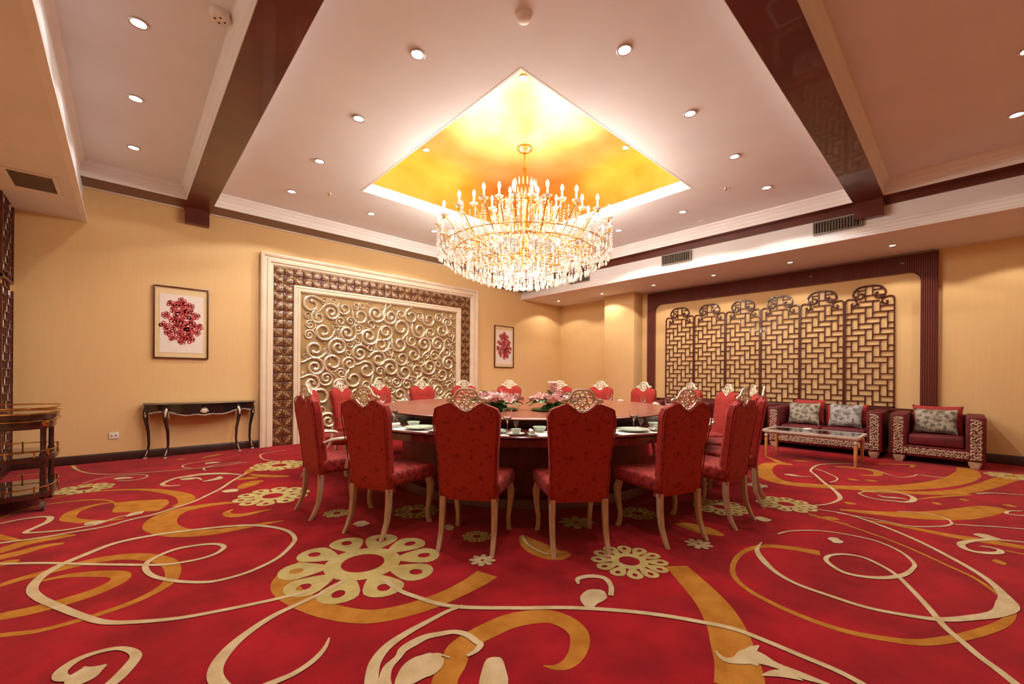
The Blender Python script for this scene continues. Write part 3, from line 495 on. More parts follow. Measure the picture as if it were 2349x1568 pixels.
def flower_mesh(kind, rad, n, z):
    m = MB()
    def ring(cx, cy, ro, ri, ang, el):      # elliptical annulus
        s = 14; v = []; f = []
        for i in range(s):
            g = 2 * PI * i / s; 
            for q in (ro, ri):
                a, b_ = q * el * math.cos(g), q * math.sin(g)
                v.append((cx + a * math.cos(ang) - b_ * math.sin(ang), cy + a * math.sin(ang) + b_ * math.cos(ang), z))
        for i in range(s):
            j = (i + 1) % s; f.append((2 * i, 2 * j, 2 * j + 1, 2 * i + 1))
        m.add(v, f)
    if kind == 'ring':
        s = 40; v = []; f = []
        for i in range(s):
            g = 2 * PI * i / s
            v += [(rad * .48 * math.cos(g), rad * .48 * math.sin(g), z), (rad * .27 * math.cos(g), rad * .27 * math.sin(g), z)]
        for i in range(s):
            j = (i + 1) % s; f.append((2 * i, 2 * j, 2 * j + 1, 2 * i + 1))
        m.add(v, f)
        hw = .78 * math.sin(PI / n) * 1.0
        for i in range(n):
            g = 2 * PI * i / n + .2; c_, s_ = math.cos(g), math.sin(g); zz = z + .00006 * (1 + i % 2); s = 18; v = []; f = []
            for q in range(s):
                h = 2 * PI * q / s; ch, sh = math.cos(h), math.sin(h)
                a, b_ = .78 + (.22 if ch > 0 else .37) * ch, hw * sh * (1.0 if ch > 0 else (1 + .42 * ch))
                a2, b2 = .79 + .085 * ch, hw * .30 * sh
                for aa, bb in ((a, b_), (a2, b2)): v.append((rad * (aa * c_ - bb * s_), rad * (aa * s_ + bb * c_), zz))
            for q in range(s):
                j = (q + 1) % s; f.append((2 * q, 2 * j, 2 * j + 1, 2 * q + 1))
            m.add(v, f)
    else:
        for i in range(n):
            g = 2 * PI * i / n; s = 10; c_, s_ = math.cos(g), math.sin(g); v = []
            for q in range(s):
                h = 2 * PI * q / s; a, b_ = rad * (.55 + .45 * math.cos(h)), rad * .17 * math.sin(h) * (1.25 + .5 * math.cos(h))
                v.append((a * c_ - b_ * s_, a * s_ + b_ * c_, z + .00004 * i))
            m.add(v, [tuple(range(s))])
    return m
FLOWERS = [('ring', 1.122, 2.602, .485, 10, 'y', 0), ('ring', 2.42, 1.479, .248, 12, 'y', 0), ('ring', 1.078, 4.632, .335, 10, 'y', .3), ('ring', 1.937, 2.47, .111, 9, 'y', 0),
    ('daisy', 1.712, 2.123, .089, 8, 'c', 0), ('daisy', 3.038, 1.295, .097, 8, 'c', .3), ('ring', 4.628, 1.153, .256, 10, 'y', 0), ('ring', 4.06, 1.531, .249, 10, 'y', .2),
    ('ring', 1.354, 3.691, .112, 9, 'y', 0), ('daisy', 2.731, 2.165, .15, 8, 'y', 0), ('ring', 3.322, 1.953, .17, 9, 'y', 0), ('ring', 1.896, 3.28, .195, 9, 'y', 0),
    ('ring', -.302, 6.188, .237, 9, 'y', 0), ('ring', 1.501, 6.133, .336, 9, 'y', 0), ('ring', 8.099, -.404, .242, 9, 'y', 0), ('daisy', 5.184, 1.571, .116, 8, 'c', 0),
    ('ring', 2.5, -.9, .4, 10, 'y', 0), ('ring', 5.6, -1.6, .35, 10, 'y', 0), ('ring', -.6, .9, .3, 10, 'y', 0)]
for kd, x, y, rr, n, cc, rz in FLOWERS:
    obj('carpet_flower', flower_mesh(kd, rr, n, 0), CM[cc], floor, (x, y, LEV['y' if cc == 'y' else 'c'] + .0002), (0, 0, rz), smooth=False)

# ---------------------------------------------------------------- carved feature panel on the long wall
FY = Y1
pan = struct('trim_19', MB().box(1.815, 5.916, FY - .03, FY - .001, 0, 3.034), 'back', 'gold ground behind the carved scroll panel', smooth=False)
def u_frame(x0, x1, z1, prof, n, mt, lab):
    """moulded frame on three sides, prof = (inset, depth)"""
    m = MB(); v = []; f = []; k = len(prof)
    for d, y in prof: v += [(x0 + d, FY - y, 0), (x0 + d, FY - y, z1 - d), (x1 - d, FY - y, z1 - d), (x1 - d, FY - y, 0)]
    for i in range(k):
        j = (i + 1) % k
        for q in range(3): f.append((i * 4 + q, i * 4 + q + 1, j * 4 + q + 1, j * 4 + q))
    f += [tuple(i * 4 for i in range(k)), tuple(i * 4 + 3 for i in range(k))]
    return struct('trim_%d' % n, m.add(v, f), mt, lab, smooth=False)
u_frame(1.621, 6.110, 3.21, [(0, .001), (0, .11), (.03, .12), (.055, .105), (.06, .085), (.09, .085), (.10, .10), (.14, .095), (.15, .075), (.175, .07), (.195, .05), (.195, .001)], 20, 'moul', 'cream moulded surround of the carved scroll panel')
u_frame(2.126, 5.639, 2.737, [(0, .002), (0, .075), (.03, .085), (.045, .07), (.06, .07), (.07, .085), (.095, .08), (.115, .05), (.115, .002)], 21, 'moul', 'cream inner moulding of the carved scroll panel')
# tiles of the border between the two mouldings
tl = MB().bbox(-.0735, .0735, -.012, .012, -.0735, .0735, .006, 1).mesh('tile', M['tile'])
tb = pan
def tile(x, z, r):
    o = obj('tile', tl, None, tb, (x, FY - .036, z), (0, r * PI / 2, 0))
P_ = .1515
for j in range(18):
    for i, x in enumerate((1.895, 2.046, 5.719, 5.870 - .03)):
        tile(x, .08 + j * P_ * 1.003, (i + j) % 2)
nx = int((5.92 - 1.82) / P_)
for i in range(27):
    for j in range(2):
        tile(1.895 + i * (5.84 - 1.895) / 26, .08 + (18 + j) * P_ * 1.003, (i + j) % 2)
# scrolls
def spiral(turns, r1, tail, ball):
    pts = []; n = int(22 * turns)
    for i in range(n + 1):
        t = i / n; a = -2 * PI * turns * t; r = 1.0 * (1 - t) ** 1.1 + r1 * t
        pts.append((r * math.cos(a), r * math.sin(a)))
    tl_ = [(1.0 + .45 * tail * (k / 8) ** 2, 1.05 * tail * k / 8) for k in range(8, 0, -1)] if tail else []
    pts = tl_ + pts; m = MB(); P = []; N_ = len(pts)
    for i, (x, z) in enumerate(pts):
        a = pts[max(i - 1, 0)]; b_ = pts[min(i + 1, N_ - 1)]; dx, dz = b_[0] - a[0], b_[1] - a[1]; l = math.hypot(dx, dz); nx_, nz_ = -dz / l, dx / l
        t = i / (N_ - 1); w_ = .165 * min(1, .25 + 2.6 * t) * (1 - .4 * max(0, t - .5)); h = .30 * min(1, .4 + 3 * t)
        P.append([(x + nx_ * w_, 0, z + nz_ * w_), (x + nx_ * w_ * .75, -h * .75, z + nz_ * w_ * .75), (x, -h, z), (x - nx_ * w_ * .75, -h * .75, z - nz_ * w_ * .75), (x - nx_ * w_, 0, z - nz_ * w_)])
    v = [q for s in P for q in s]; f = []
    for i in range(N_ - 1):
        for k in range(4): f.append((i * 5 + k, i * 5 + k + 1, i * 5 + 6 + k, i * 5 + 5 + k))
    f += [(0, 1, 2, 3, 4), tuple((N_ - 1) * 5 + k for k in (4, 3, 2, 1, 0))]
    m.add(v, f)
    x, z = pts[-1]
    if ball:
        rbox(m, x, -.12, z, .2, .14, .2, .14, 2)
    return m
TPL = [spiral(*a).mesh('scroll', M['scroll']) for a in ((1.35, .30, 1.0, 1), (1.1, .42, .8, 1), (1.6, .22, 1.2, 1), (.8, .6, 1.0, 0), (1.25, .32, .5, 1))]
TPLX = []
for me in TPL:
    m2 = me.copy(); m2.transform(Matrix.Scale(-1, 4, (1, 0, 0))); m2.flip_normals(); TPLX.append(m2)
rs = random.Random(21); circ = []
px0, px1, pz0, pz1 = 2.245, 5.52, .06, 2.615
for rad, tries, gap in ((.175, 600, .80), (.14, 2500, .80), (.105, 5000, .78), (.075, 6000, .80), (.052, 6000, .88)):
    for _ in range(tries):
        r_ = rad * rs.uniform(.92, 1.1); x = rs.uniform(px0 + r_ * 1.0, px1 - r_ * 1.0); z = rs.uniform(pz0 + r_ * .9, pz1 - r_ * 1.0)
        if len(circ) > 296: break
        if all(math.hypot(x - a, z - b_) > (r_ + q) * gap for a, b_, q in circ):
            circ.append((x, z, r_))
def clipx(x, r_): return max(px0 + r_ * 1.02, min(px1 - r_ * 1.02, x))
for i, (x, z, r_) in enumerate(circ):
    k = rs.choice((0, 1, 2, 4)) if r_ > .07 else rs.choice((0, 1, 3, 4))
    o = obj('scroll', (TPL if rs.random() < .5 else TPLX)[k], None, pan, (clipx(x, r_), FY - .03, max(pz0 + r_ * .8, min(pz1 - r_ * 1.0, z))), (0, rs.uniform(0, 2 * PI), 0))
    s = r_ * .97; o.scale = (s, s * (.9 if r_ > .1 else 1.25), s)

# ---------------------------------------------------------------- mahogany surround and lattice on the sofa wall
FX = X1
def round_rect_u(y0, y1, z0, z1, r, seg=8):        # opening outline with two rounded top corners, from bottom-left clockwise
    p = [(y0, z0)]
    for k in range(seg + 1): a = PI - PI / 2 * k / seg; p.append((y0 + r + r * math.cos(a), z1 - r + r * math.sin(a)))
    for k in range(seg + 1): a = PI / 2 - PI / 2 * k / seg; p.append((y1 - r + r * math.cos(a), z1 - r + r * math.sin(a)))
    return p + [(y1, z0)]
inn = round_rect_u(.476, 4.954, 0.0, 2.893, .16)
out = []
for a, z in inn:
    if z == 0.0: out.append((.281 if a < 2 else 5.136, 0.0))
    else: out.append((.281 if a < .64 and z < 2.893 - .001 else (5.136 if a > 4.79 and z < 2.893 - .001 else a), 3.172 if z > 2.733 + .05 else z))
# clean outer ring: walk with the same count
out = []
L_ = len(inn); seg = 8
out.append((.281, 0.0))
for k in range(seg + 1): out.append((.281, 2.733 + (3.172 - 2.733) * k / (seg / 2)) if k <= seg / 2 else (.281 + (.636 - .281) * (k - seg / 2) / (seg / 2), 3.172))
for k in range(seg + 1): out.append((4.794 + (5.136 - 4.794) * k / (seg / 2), 3.172) if k <= seg / 2 else (5.136, 3.172 - (3.172 - 2.733) * (k - seg / 2) / (seg / 2)))
out.append((5.136, 0.0))
m = MB(); v = []; f = []
for (a, z) in out: v += [(FX - .001, a, z), (FX - .07, a, z)]
o2 = len(v)
for (a, z) in inn: v += [(FX - .001, a, z), (FX - .07, a, z)]
for i in range(L_ - 1):
    f += [(2 * i + 1, 2 * i + 3, o2 + 2 * i + 3, o2 + 2 * i + 1), (2 * i, 2 * i + 2, 2 * i + 3, 2 * i + 1), (o2 + 2 * i, o2 + 2 * i + 1, o2 + 2 * i + 3, o2 + 2 * i + 2)]
struct('trim_22', m.add(v, f), 'weave', 'woven mahogany surround of the lattice screens', smooth=False)
struct('trim_23', MB().bbox(FX - .06, FX - .001, .476, 4.954, .665, .725, .008, 1), 'mahog', 'dark rail under the lattice screens')
# lattice panel: herringbone bars, each three units long
PW = .655; U = PW / 7
def bar_mesh(L, w=.0078):
    return MB().box(-w, w, -.009, .009, 0, L).mesh('lattice_bar', M['mahog'], False)
BARS = {}
def bar(L):
    k = round(L, 3)
    if k not in BARS: BARS[k] = bar_mesh(k)
    return BARS[k]
def inside(x, z, h):           # x from the panel centre, z above the panel foot
    if abs(x) > PW / 2 - .004: return False
    zs = h - .07
    if abs(x) <= PW / 2 and z <= zs: return True
    if abs(x) < .135 and z <= h + .12: return True
    return ((x / .205) ** 2 + ((z - h - .075) / .125) ** 2) < 1.0
def seg_clip(x, z, dx, dz, L, h):
    """sub-lengths of a bar inside the panel outline"""
    n = 48; res = []; st_ = None
    for i in range(n + 1):
        t = L * i / n; ok = inside(x + dx * t, z + dz * t, h) and abs(x + dx * t) <= PW / 2 + 1e-6 and z + dz * t >= -1e-6
        if ok and st_ is None: st_ = t
        if (not ok or i == n) and st_ is not None:
            e = t if ok else L * (i - 1) / n
            if e - st_ > .02: res.append((st_, e))
            st_ = None
    return res
def tubeobj(name, pts, r, parent, flat=1.0):
    return obj(name, MB().tube(pts, r, 6, flat=flat), 'mahog', parent)
def lattice(name, label, loc, rz, h, crest=True, group=None):
    t = thing(name, label, 'screen', loc, rz, group)            # local x along the wall, y out of the wall
    for k in range(-8, 9):
        pass
    rows = int(h / U) + 6
    for cc in range(-3, 9):
        for k in range(-4, rows // 4 + 3):
            z = (cc + 4 * k + 1) * U; x = cc * U - PW / 2
            for a, b_ in seg_clip(x, z, 1, 0, 3 * U, h if crest else h):
                obj('lattice_bar', bar(b_ - a), None, t, (x + a, 0, z), (0, PI / 2, 0))
            if 0 < cc < 7:
                x = cc * U - PW / 2; z = (cc + 4 * k) * U
                for a, b_ in seg_clip(x, z, 0, 1, 3 * U, h):
                    obj('lattice_bar', bar(b_ - a), None, t, (x, 0, z + a))
    hh = h - .05 if crest else h
    for s in (-1, 1): obj('stile', MB().box(min(s * (PW / 2 - .001), s * (PW / 2 - .022)), max(s * (PW / 2 - .001), s * (PW / 2 - .022)), -.016, .016, 0, hh), 'mahog', t, smooth=False)
    obj('rail', MB().box(-PW / 2 + .001, PW / 2 - .001, -.016, .016, 0, .026), 'mahog', t, smooth=False)
    if crest:
        for s in (-1, 1):
            p = [(s * (PW / 2 - .015), 0, h - .07), (s * (PW / 2 - .02), 0, h - .02), (s * (PW / 2 - .06), 0, h + .005), (s * .20, 0, h - .01), (s * .165, 0, h - .05), (s * .175, 0, h - .10), (s * .215, 0, h - .115), (s * .235, 0, h - .085), (s * .215, 0, h - .065)]
            obj('shoulder_scroll', MB().tube(catmull(p, 5), .013, 6), 'mahog', t)
            p = [(0, 0, h + .20), (s * .07, 0, h + .20), (s * .15, 0, h + .175), (s * .20, 0, h + .115), (s * .205, 0, h + .05), (s * .17, 0, h + .0), (s * .11, 0, h - .005), (s * .075, 0, h + .03), (s * .085, 0, h + .075), (s * .12, 0, h + .08)]
            obj('cloud_scroll', MB().tube(catmull(p, 5), .014, 6), 'mahog', t)
    return t
SCR = ['next to the cream pier', 'second from the cream pier', 'third from the cream pier', 'third from the armchair end of the row', 'second from the armchair end of the row', 'at the armchair end of the row']
for i in range(6):
    lattice('lattice_screen', 'dark wooden lattice screen with cloud-shaped top, ' + SCR[i], (FX - .0175, 4.70 - PW * (i + .5), .726), -PI / 2, 1.83, True, 'lattice screens on the sofa wall')
# two plain lattice panels on the side wall behind the trolley
for z, h, lb in ((.12, 2.06, 'dark wooden lattice panel low on the side wall behind the trolley'), (2.26, .93, 'dark wooden lattice panel under the soffit on the side wall')):
    for k in range(1):
        t = lattice('wall_lattice', lb, (X0 + .02, Y1 - .06 - PW / 2, z), PI / 2, h, False)
        obj('backing', MB().box(-PW / 2, PW / 2, .008, .017, 0, h), 'ceil2', t, smooth=False)
# ---------------------------------------------------------------- wall pictures, outlet
def picture(label, x0, x1, z0, z1, seed):
    t = thing('framed_picture', label, 'picture', ((x0 + x1) / 2, Y1, z0)); w, h = (x1 - x0) / 2, z1 - z0; rr = random.Random(seed)
    fr = MB()
    for a, b_, c_, d in ((-w, -w + .018, 0, h), (w - .018, w, 0, h), (-w + .018, w - .018, 0, .018), (-w + .018, w - .018, h - .018, h)): fr.bbox(a, b_, -.036, -.001, c_, d, .004, 1)
    obj('frame', fr, 'mahog', t)
    obj('mount', MB().box(-w + .015, w - .015, -.016, -.004, .015, h - .015), 'mount', t, smooth=False)
    obj('paper', MB().box(-w + .068, w - .068, -.019, -.0161, .085, h - .115), 'paper', t, smooth=False)
    art = MB(); cx, cz = 0, h / 2 - .01
    def petal_ring(x, z, r, n, d):
        for i in range(n):
            g = 2 * PI * i / n + rr.random(); a, b_ = x + r * .62 * math.cos(g), z + r * .62 * math.sin(g); s = 8; v = []; f = []
            for q in range(s):
                e = 2 * PI * q / s
                v += [(a + r * .40 * math.cos(e), d, b_ + r * .40 * math.sin(e)), (a + r * .16 * math.cos(e), d, b_ + r * .16 * math.sin(e))]
            for q in range(s): q2 = (q + 1) % s; f.append((2 * q, 2 * q2, 2 * q2 + 1, 2 * q + 1))
            art.add(v, f)
        s = 10; art.add([(x + r * .34 * math.cos(2 * PI * q / s), d, z + r * .34 * math.sin(2 * PI * q / s)) for q in range(s)], [tuple(range(s))])
    spots = [(0, .30, .05), (-.11, .245, .055), (0, .235, .075), (.09, .24, .05), (.0, .15, .08), (-.09, .17, .045), (.09, .16, .05), (-.17, .10, .05), (.155, .115, .05), (-.09, .06, .065), (.0, .055, .08), (.10, .05, .07),
             (-.18, -.035, .06), (-.08, -.04, .06), (.02, -.04, .075), (.12, -.035, .06), (.19, -.03, .05), (-.13, -.12, .06), (-.03, -.11, .055), (.07, -.115, .075), (.16, -.11, .05), (-.10, -.185, .05), (.0, -.19, .06), (.08, -.20, .065), (.0, -.24, .045), (-.06, .26, .04)]
    for i, (x, z, r) in enumerate(spots): petal_ring(x * w / .32 * 1.08, cz + z * 1.12, r * 1.12, 6, -.0195 - .0001 * (i % 5))
    obj('paper_cut', art, 'redp', t, smooth=False)
picture('framed red paper-cut picture hanging above the black console table', .292, .937, 1.422, 2.475, 3)
picture('framed red paper-cut picture between the carved panel and the corner', 6.69, 7.337, 1.413, 2.458, 5)
t = thing('wall_socket', 'small white wall socket low on the wall beside the console table', 'socket', (-.108, Y1, .302))
obj('plate', MB().bbox(-.05, .05, -.012, -.001, 0, .088, .004, 1), 'plastic', t)
for s in (-1, 1): obj('socket_hole', MB().box(s * .022 - .008, s * .022 + .008, -.0135, -.0121, .035, .053), 'grille', t, smooth=False)

# ---------------------------------------------------------------- ceiling fittings
LB = MB().lathe([(.036, .0), (.036, -.004), (.0, -.006)], 20).mesh('lens', M['lens'])
RB = MB().lathe([(.050, .0), (.050, -.008), (.046, -.011), (.038, -.009), (.036, -.002)], 24).mesh('trim_ring', M['trim'])
def downlight(label, x, y, z, watt, color, group, spot=130, blend=.18, sc=1.0, off=None):
    sfx = '_%s_offscreen' % off if off else ''            # lamps of the same rows beyond the picture's edge
    t = thing('downlight' + sfx, label, 'downlight', (x, y, z), 0, group); t.scale = (sc, sc, 1)
    obj('trim_ring', RB, None, t); obj('lens' + sfx, LB, None, t)
    light('downlight_lamp' + sfx, 'SPOT', watt, (0, 0, -.02), t, color, .04, spot, blend)
gx = [1.765, 2.967, 4.167, 5.365, 6.566]; gy = [1.893, 3.09, 4.28, 5.471, 6.656]
side = {}
for i in range(5):
    for j in range(5):
        if (i in (0, 4) or j in (0, 4)) and (i, j) not in ((3, 4), (4, 3), (4, 4)):     # those three places lie behind the chandelier
            if j == 4 and 0 < i < 4: lab = '%s downlight from the long beam in the row before the carved wall' % ORD[i + 1]
            elif i == 4 and 0 < j < 4: lab = '%s downlight from the cross beam in the row before the air grilles' % ORD[j + 1]
            elif i == 0 and 0 < j < 4: lab = '%s downlight from the carved wall in the row beside the long beam' % ORD[5 - j]
            elif j == 0 and 0 < i < 4: lab = '%s downlight from the air grilles in the row beside the cross beam' % ORD[5 - i]
            else: lab = {(0, 4): 'round downlight where the long beam meets the strip at the carved wall', (4, 0): 'round downlight where the cross beam meets the air grille face', (0, 0): 'round downlight where the two dark beams cross', (4, 4): 'round downlight before the boxed corner'}[(i, j)]
            downlight(lab, gx[i], gy[j], ZC, SPOT_W, WHITE, 'downlights round the gold tray', sc=1.25, off='beam_crossing' if (i, j) == (0, 0) else None)
for k, y in enumerate((1.89, 3.08, 4.272, 5.46, 6.663)):
    downlight('%s downlight from the long wall in the narrow strip beside the dropped soffit' % ORD[5 - k], .061, y, ZC, SIDE_W, WHITE, 'downlights in the narrow ceiling strip', sc=1.25, off=('strip_near', 'strip_next')[k] if k < 2 else None)
for k, x in enumerate((1.77, 2.97, 4.15, 5.337, 6.553)):
    downlight('%s downlight from the sofa soffit in the plain ceiling beyond the cross beam' % ORD[5 - k], x, -.34, ZC, SIDE_W * .8, WARM, 'downlights beyond the beam', sc=1.25, off=('bay_near', 'bay_next', 'bay_middle', 'bay_edge', None)[k])
for k, y in enumerate((-.55, .746, 2.055, 3.335, 4.594, 5.931, 7.302)):
    lab = 'small downlight in the sofa soffit, ' + ('at the wall corner' if k == 6 else 'in front of the cream pier' if k == 5 else '%s from the armchair over the lattice screens' % ORD[k] if k else 'beyond the armchair')
    downlight(lab, 8.41, y, ZS, SOFFIT_W, WARM, 'downlights in the sofa soffit', 130, off='soffit_end' if k == 0 else None)
for x, y, lab in ((3.16, 5.278, 'small downlight in the gold tray towards the carved wall'), (5.188, 3.272, 'small downlight in the gold tray towards the sofa soffit'), (3.16, 3.272, 'small downlight in the corner of the gold tray towards the crossing beams')):
    downlight(lab, x, y, ZT, 20, WARM, None, 120)
# detectors, sprinklers
t = thing('smoke_detector', 'round white smoke detector on the main ceiling', 'detector', (2.149, 2.224, ZC)); obj('body', MB().lathe([(.06, 0), (.06, -.012), (.045, -.035), (.02, -.042), (0, -.042)], 24), 'plastic', t); obj('base', MB().lathe([(.066, 0), (.066, -.008), (.06, -.008)], 24), 'plastic', t)
t = thing('alarm_box', 'beige alarm sounder on the narrow ceiling beside the dark beam', 'alarm', (.50, 3.748, ZC)); obj('body', MB().lathe([(.07, 0), (.07, -.03), (.06, -.05), (0, -.052)], 8), 'plastic', t)
for k in range(4): obj('sound_hole', MB().lathe([(.008, -.0525), (.008, -.0535), (0, -.054)], 8, (.03 * math.cos(k * PI / 2), .03 * math.sin(k * PI / 2), 0)), 'dark', t)
for x, y, lab in ((2.189, 6.359, 'small ceiling sprinkler near the carved wall strip'), (6.197, 2.292, 'small ceiling sprinkler near the sofa soffit grilles')):
    t = thing('sprinkler', lab, 'sprinkler', (x, y, ZC)); obj('escutcheon', MB().lathe([(.035, 0), (.033, -.006), (.012, -.008)], 16), 'trim', t); obj('head', MB().lathe([(.009, -.006), (.009, -.03), (.02, -.032), (.02, -.036), (0, -.037)], 12), 'brass', t)
t = thing('access_plate', 'flat round plate on the ceiling above the middle grille', 'plate', (7.2, 3.05, ZC)); obj('disc', MB().lathe([(.06, 0), (.06, -.006), (0, -.008)], 20), 'plastic', t)
# air grilles in the soffit fascia
SL = MB().box(-.0045, .0045, -.019, .019, 0, .150).mesh('slat', M['grille'], False)
def grille(label, y0, y1):
    L = y1 - y0; t = thing('air_grille', label, 'grille', (7.64, y0, 3.36), PI / 2, 'air grilles in the sofa soffit')
    obj('backing', MB().box(0, L, .001, .004, 0, .165), 'grille', t, smooth=False)
    fr = MB().box(-.012, L + .012, .001, .046, -.012, .004).box(-.012, L + .012, .001, .046, .161, .177).box(-.012, .004, .001, .046, .004, .161).box(L - .004, L + .012, .001, .046, .004, .161)
    obj('frame', fr, 'grille', t, smooth=False)
    for k in range(16): obj('slat', SL, None, t, (L * (k + .5) / 16, .0235, .0075))
grille('grey slatted air grille beside the dark beam end', 1.005, 1.554); grille('grey slatted air grille in the middle of the soffit face', 3.43, 3.977); grille('grey slatted air grille near the boxed corner', 5.73, 6.26)
t = thing('return_grille', 'flat grey return-air grille in the dropped soffit over the trolley', 'grille', (-.715, 6.62, ZS))
obj('frame', MB().ringprism([(-.19, -.29), (.19, -.29), (.19, .29), (-.19, .29)], [(-.155, -.255), (.155, -.255), (.155, .255), (-.155, .255)], -.012, -.001, 'z'), 'ceil2', t, smooth=False)
obj('mesh_plate', MB().box(-.155, .155, -.255, .255, -.005, -.001), 'grille', t, smooth=False)
SL2 = MB().box(-.155, .155, -.004, .004, -.011, -.005).mesh('slat', M['grille'], False)
for k in range(22): obj('slat', SL2, None, t, (0, -.245 + k * .0233, 0))

# ---------------------------------------------------------------- chandelier
def chandelier():
    cx, cy = 4.17, 4.28
    t = thing('chandelier', 'huge gold chandelier with lit candle bulbs and crystal drops', 'chandelier', (cx, cy, 0))
    obj('canopy', MB().lathe([(.0, ZT - .001), (.11, ZT - .001), (.11, ZT - .02), (.07, ZT - .05), (.03, ZT - .06), (.0, ZT - .06)], 28), 'gold', t)
    obj('stem', MB().lathe([(.012, ZT - .05), (.012, 4.2), (.03, 4.17), (.03, 4.14), (.014, 4.1), (.014, 3.8), (.05, 3.76), (.06, 3.70), (.03, 3.64), (.02, 3.5), (.02, 3.2), (.06, 3.12), (.08, 3.0), (.04, 2.9), (.03, 2.75), (.0, 2.70)], 14), 'gold', t)
    def ring(name, r, z, rad): obj(name, MB().tube([(r * math.cos(2 * PI * k / 48), r * math.sin(2 * PI * k / 48), z) for k in range(48)], rad, 6, closed=True), 'gold', t)
    ring('hoop', .62, 3.04, .014); ring('hoop', .98, 2.93, .012); ring('hoop', .36, 3.62, .010); ring('hoop', .40, 2.80, .010); ring('hoop', 1.15, 2.98, .009)
    bulb = MB().lathe([(.0, .085), (.012, .07), (.020, .045), (.022, .028), (.013, .006), (.010, 0)], 8).mesh('bulb', M['bulb'])
    sleeve = MB().lathe([(.013, 0), (.013, .10), (.0, .10)], 8).mesh('candle_sleeve', M['candle'])
    cup = MB().lathe([(.0, -.03), (.014, -.028), (.012, -.015), (.05, -.004), (.055, .008), (.048, .006), (.013, .002)], 10).mesh('candle_cup', M['crystal'])
    knob = MB().lathe([(.0, -.055), (.018, -.045), (.022, -.03), (.012, -.015), (.010, -.004)], 8).mesh('candle_knob', M['gold'])
    def tier(n, r0, z0, r1, z1, dip, ph, watt):
        pts = []
        for k in range(13):
            u = k / 12; r = r0 + (r1 - r0) * (u ** .8); z = z0 + (z1 - z0) * (u ** 2.2) - dip * math.sin(PI * min(1, u * 1.25)) * (1 - u * .4)
            pts.append((r, 0, z))
        arm = MB().tube(pts, [.014, .012, .010, .008], 6).mesh('arm', M['gold'])
        for k in range(n):
            g = 2 * PI * (k + ph) / n
            a = obj('arm', arm, None, t, None, (0, 0, g))
            obj('candle_knob', knob, None, a, (r1, 0, z1)); obj('candle_cup', cup, None, a, (r1, 0, z1)); obj('candle_sleeve', sleeve, None, a, (r1, 0, z1)); obj('bulb', bulb, None, a, (r1, 0, z1 + .10))
            if watt: light('bulb_lamp', 'POINT', watt, (r1, 0, z1 + .15), a, CANDLE, .03)
    tier(20, .60, 3.05, 1.20, 3.27, .14, .25, BULB_W * .9)
    tier(14, .40, 3.10, .90, 3.40, .12, .0, BULB_W)
    tier(8, .10, 3.28, .48, 3.52, .10, .5, BULB_W)
    arm2 = MB().tube(catmull([(.06, 0, 3.0), (.25, 0, 2.86), (.50, 0, 2.84), (.75, 0, 2.93), (.98, 0, 2.93)], 4), [.016, .012, .010], 6).mesh('lower_arm', M['gold'])
    for k in range(16): obj('lower_arm', arm2, None, t, None, (0, 0, 2 * PI * k / 16))
    # inner lamps of the crystal bowl
    for k in range(6):
        g = 2 * PI * k / 6
        o = obj('bulb', bulb, None, t, (.22 * math.cos(g), .22 * math.sin(g), 2.66)); 
        light('bulb_lamp', 'POINT', BULB_W * .25, (.22 * math.cos(g), .22 * math.sin(g), 2.63), t, CANDLE, .03)
        obj('bulb', bulb, None, t, (.75 * math.cos(g + .4), .75 * math.sin(g + .4), 2.88))
        light('bulb_lamp', 'POINT', BULB_W * .3, (.75 * math.cos(g + .4), .75 * math.sin(g + .4), 2.86), t, CANDLE, .03)
    # crystal drops: the pendants singly, their bead strings together
    drop = MB().lathe([(.0, .0), (.006, -.008), (.005, -.03), (.017, -.062), (.021, -.080), (.014, -.098), (.0, -.106)], 7).mesh('crystal_drop', M['crystal'])
    spear = MB().lathe([(.0, .0), (.007, -.01), (.012, -.05), (.009, -.09), (.0, -.13)], 6).mesh('crystal_spear', M['crystal'])
    strings = MB(); cnt = 0
    def bead(x, y, z, r):
        strings.add([(x, y, z + r), (x + r, y, z), (x, y + r, z), (x - r, y, z), (x, y - r, z), (x, y, z - r)], [(0, 1, 2), (0, 2, 3), (0, 3, 4), (0, 4, 1), (5, 2, 1), (5, 3, 2), (5, 4, 3), (5, 1, 4)])
    for r, z, n in ((1.20, 2.93, 64), (1.08, 2.84, 52), (.94, 2.765, 46), (.78, 2.70, 40), (.60, 2.645, 34), (.42, 2.60, 26), (.26, 2.56, 16), (.10, 2.53, 8)):
        for k in range(n):
            g = 2 * PI * (k + rnd.random() * .5) / n; x, y = r * math.cos(g), r * math.sin(g)
            zz = z + rnd.uniform(-.015, .02)
            obj('crystal_drop', drop, None, t, (x, y, zz)); cnt += 1
            zt = {1.20: 3.02, 1.08: 3.0, .94: 2.96}.get(r, 2.86)
            q = zz + .02
            while q < zt: bead(x, y, q, .010); q += .034
    for r, z, n, L in ((1.22, 3.22, 48, .20), (1.05, 3.20, 44, .22), (.90, 3.34, 44, .30), (.72, 3.36, 36, .30), (.62, 3.02, 40, .26), (.48, 3.46, 26, .26), (.36, 3.64, 26, .20), (.24, 3.72, 16, .14), (.30, 3.05, 22, .26), (.98, 2.92, 60, .12), (.80, 2.90, 50, .18)):
        for k in range(n):
            g = 2 * PI * (k + rnd.random() * .4) / n; x, y = r * math.cos(g), r * math.sin(g); q = 0
            while q < L: bead(x, y, z - q, .011 if rnd.random() < .8 else .017); q += .034
            strings.lathe([(.0, .0), (.007, -.01), (.013, -.05), (.008, -.075), (.0, -.09)], 5, (x, y, z - L))
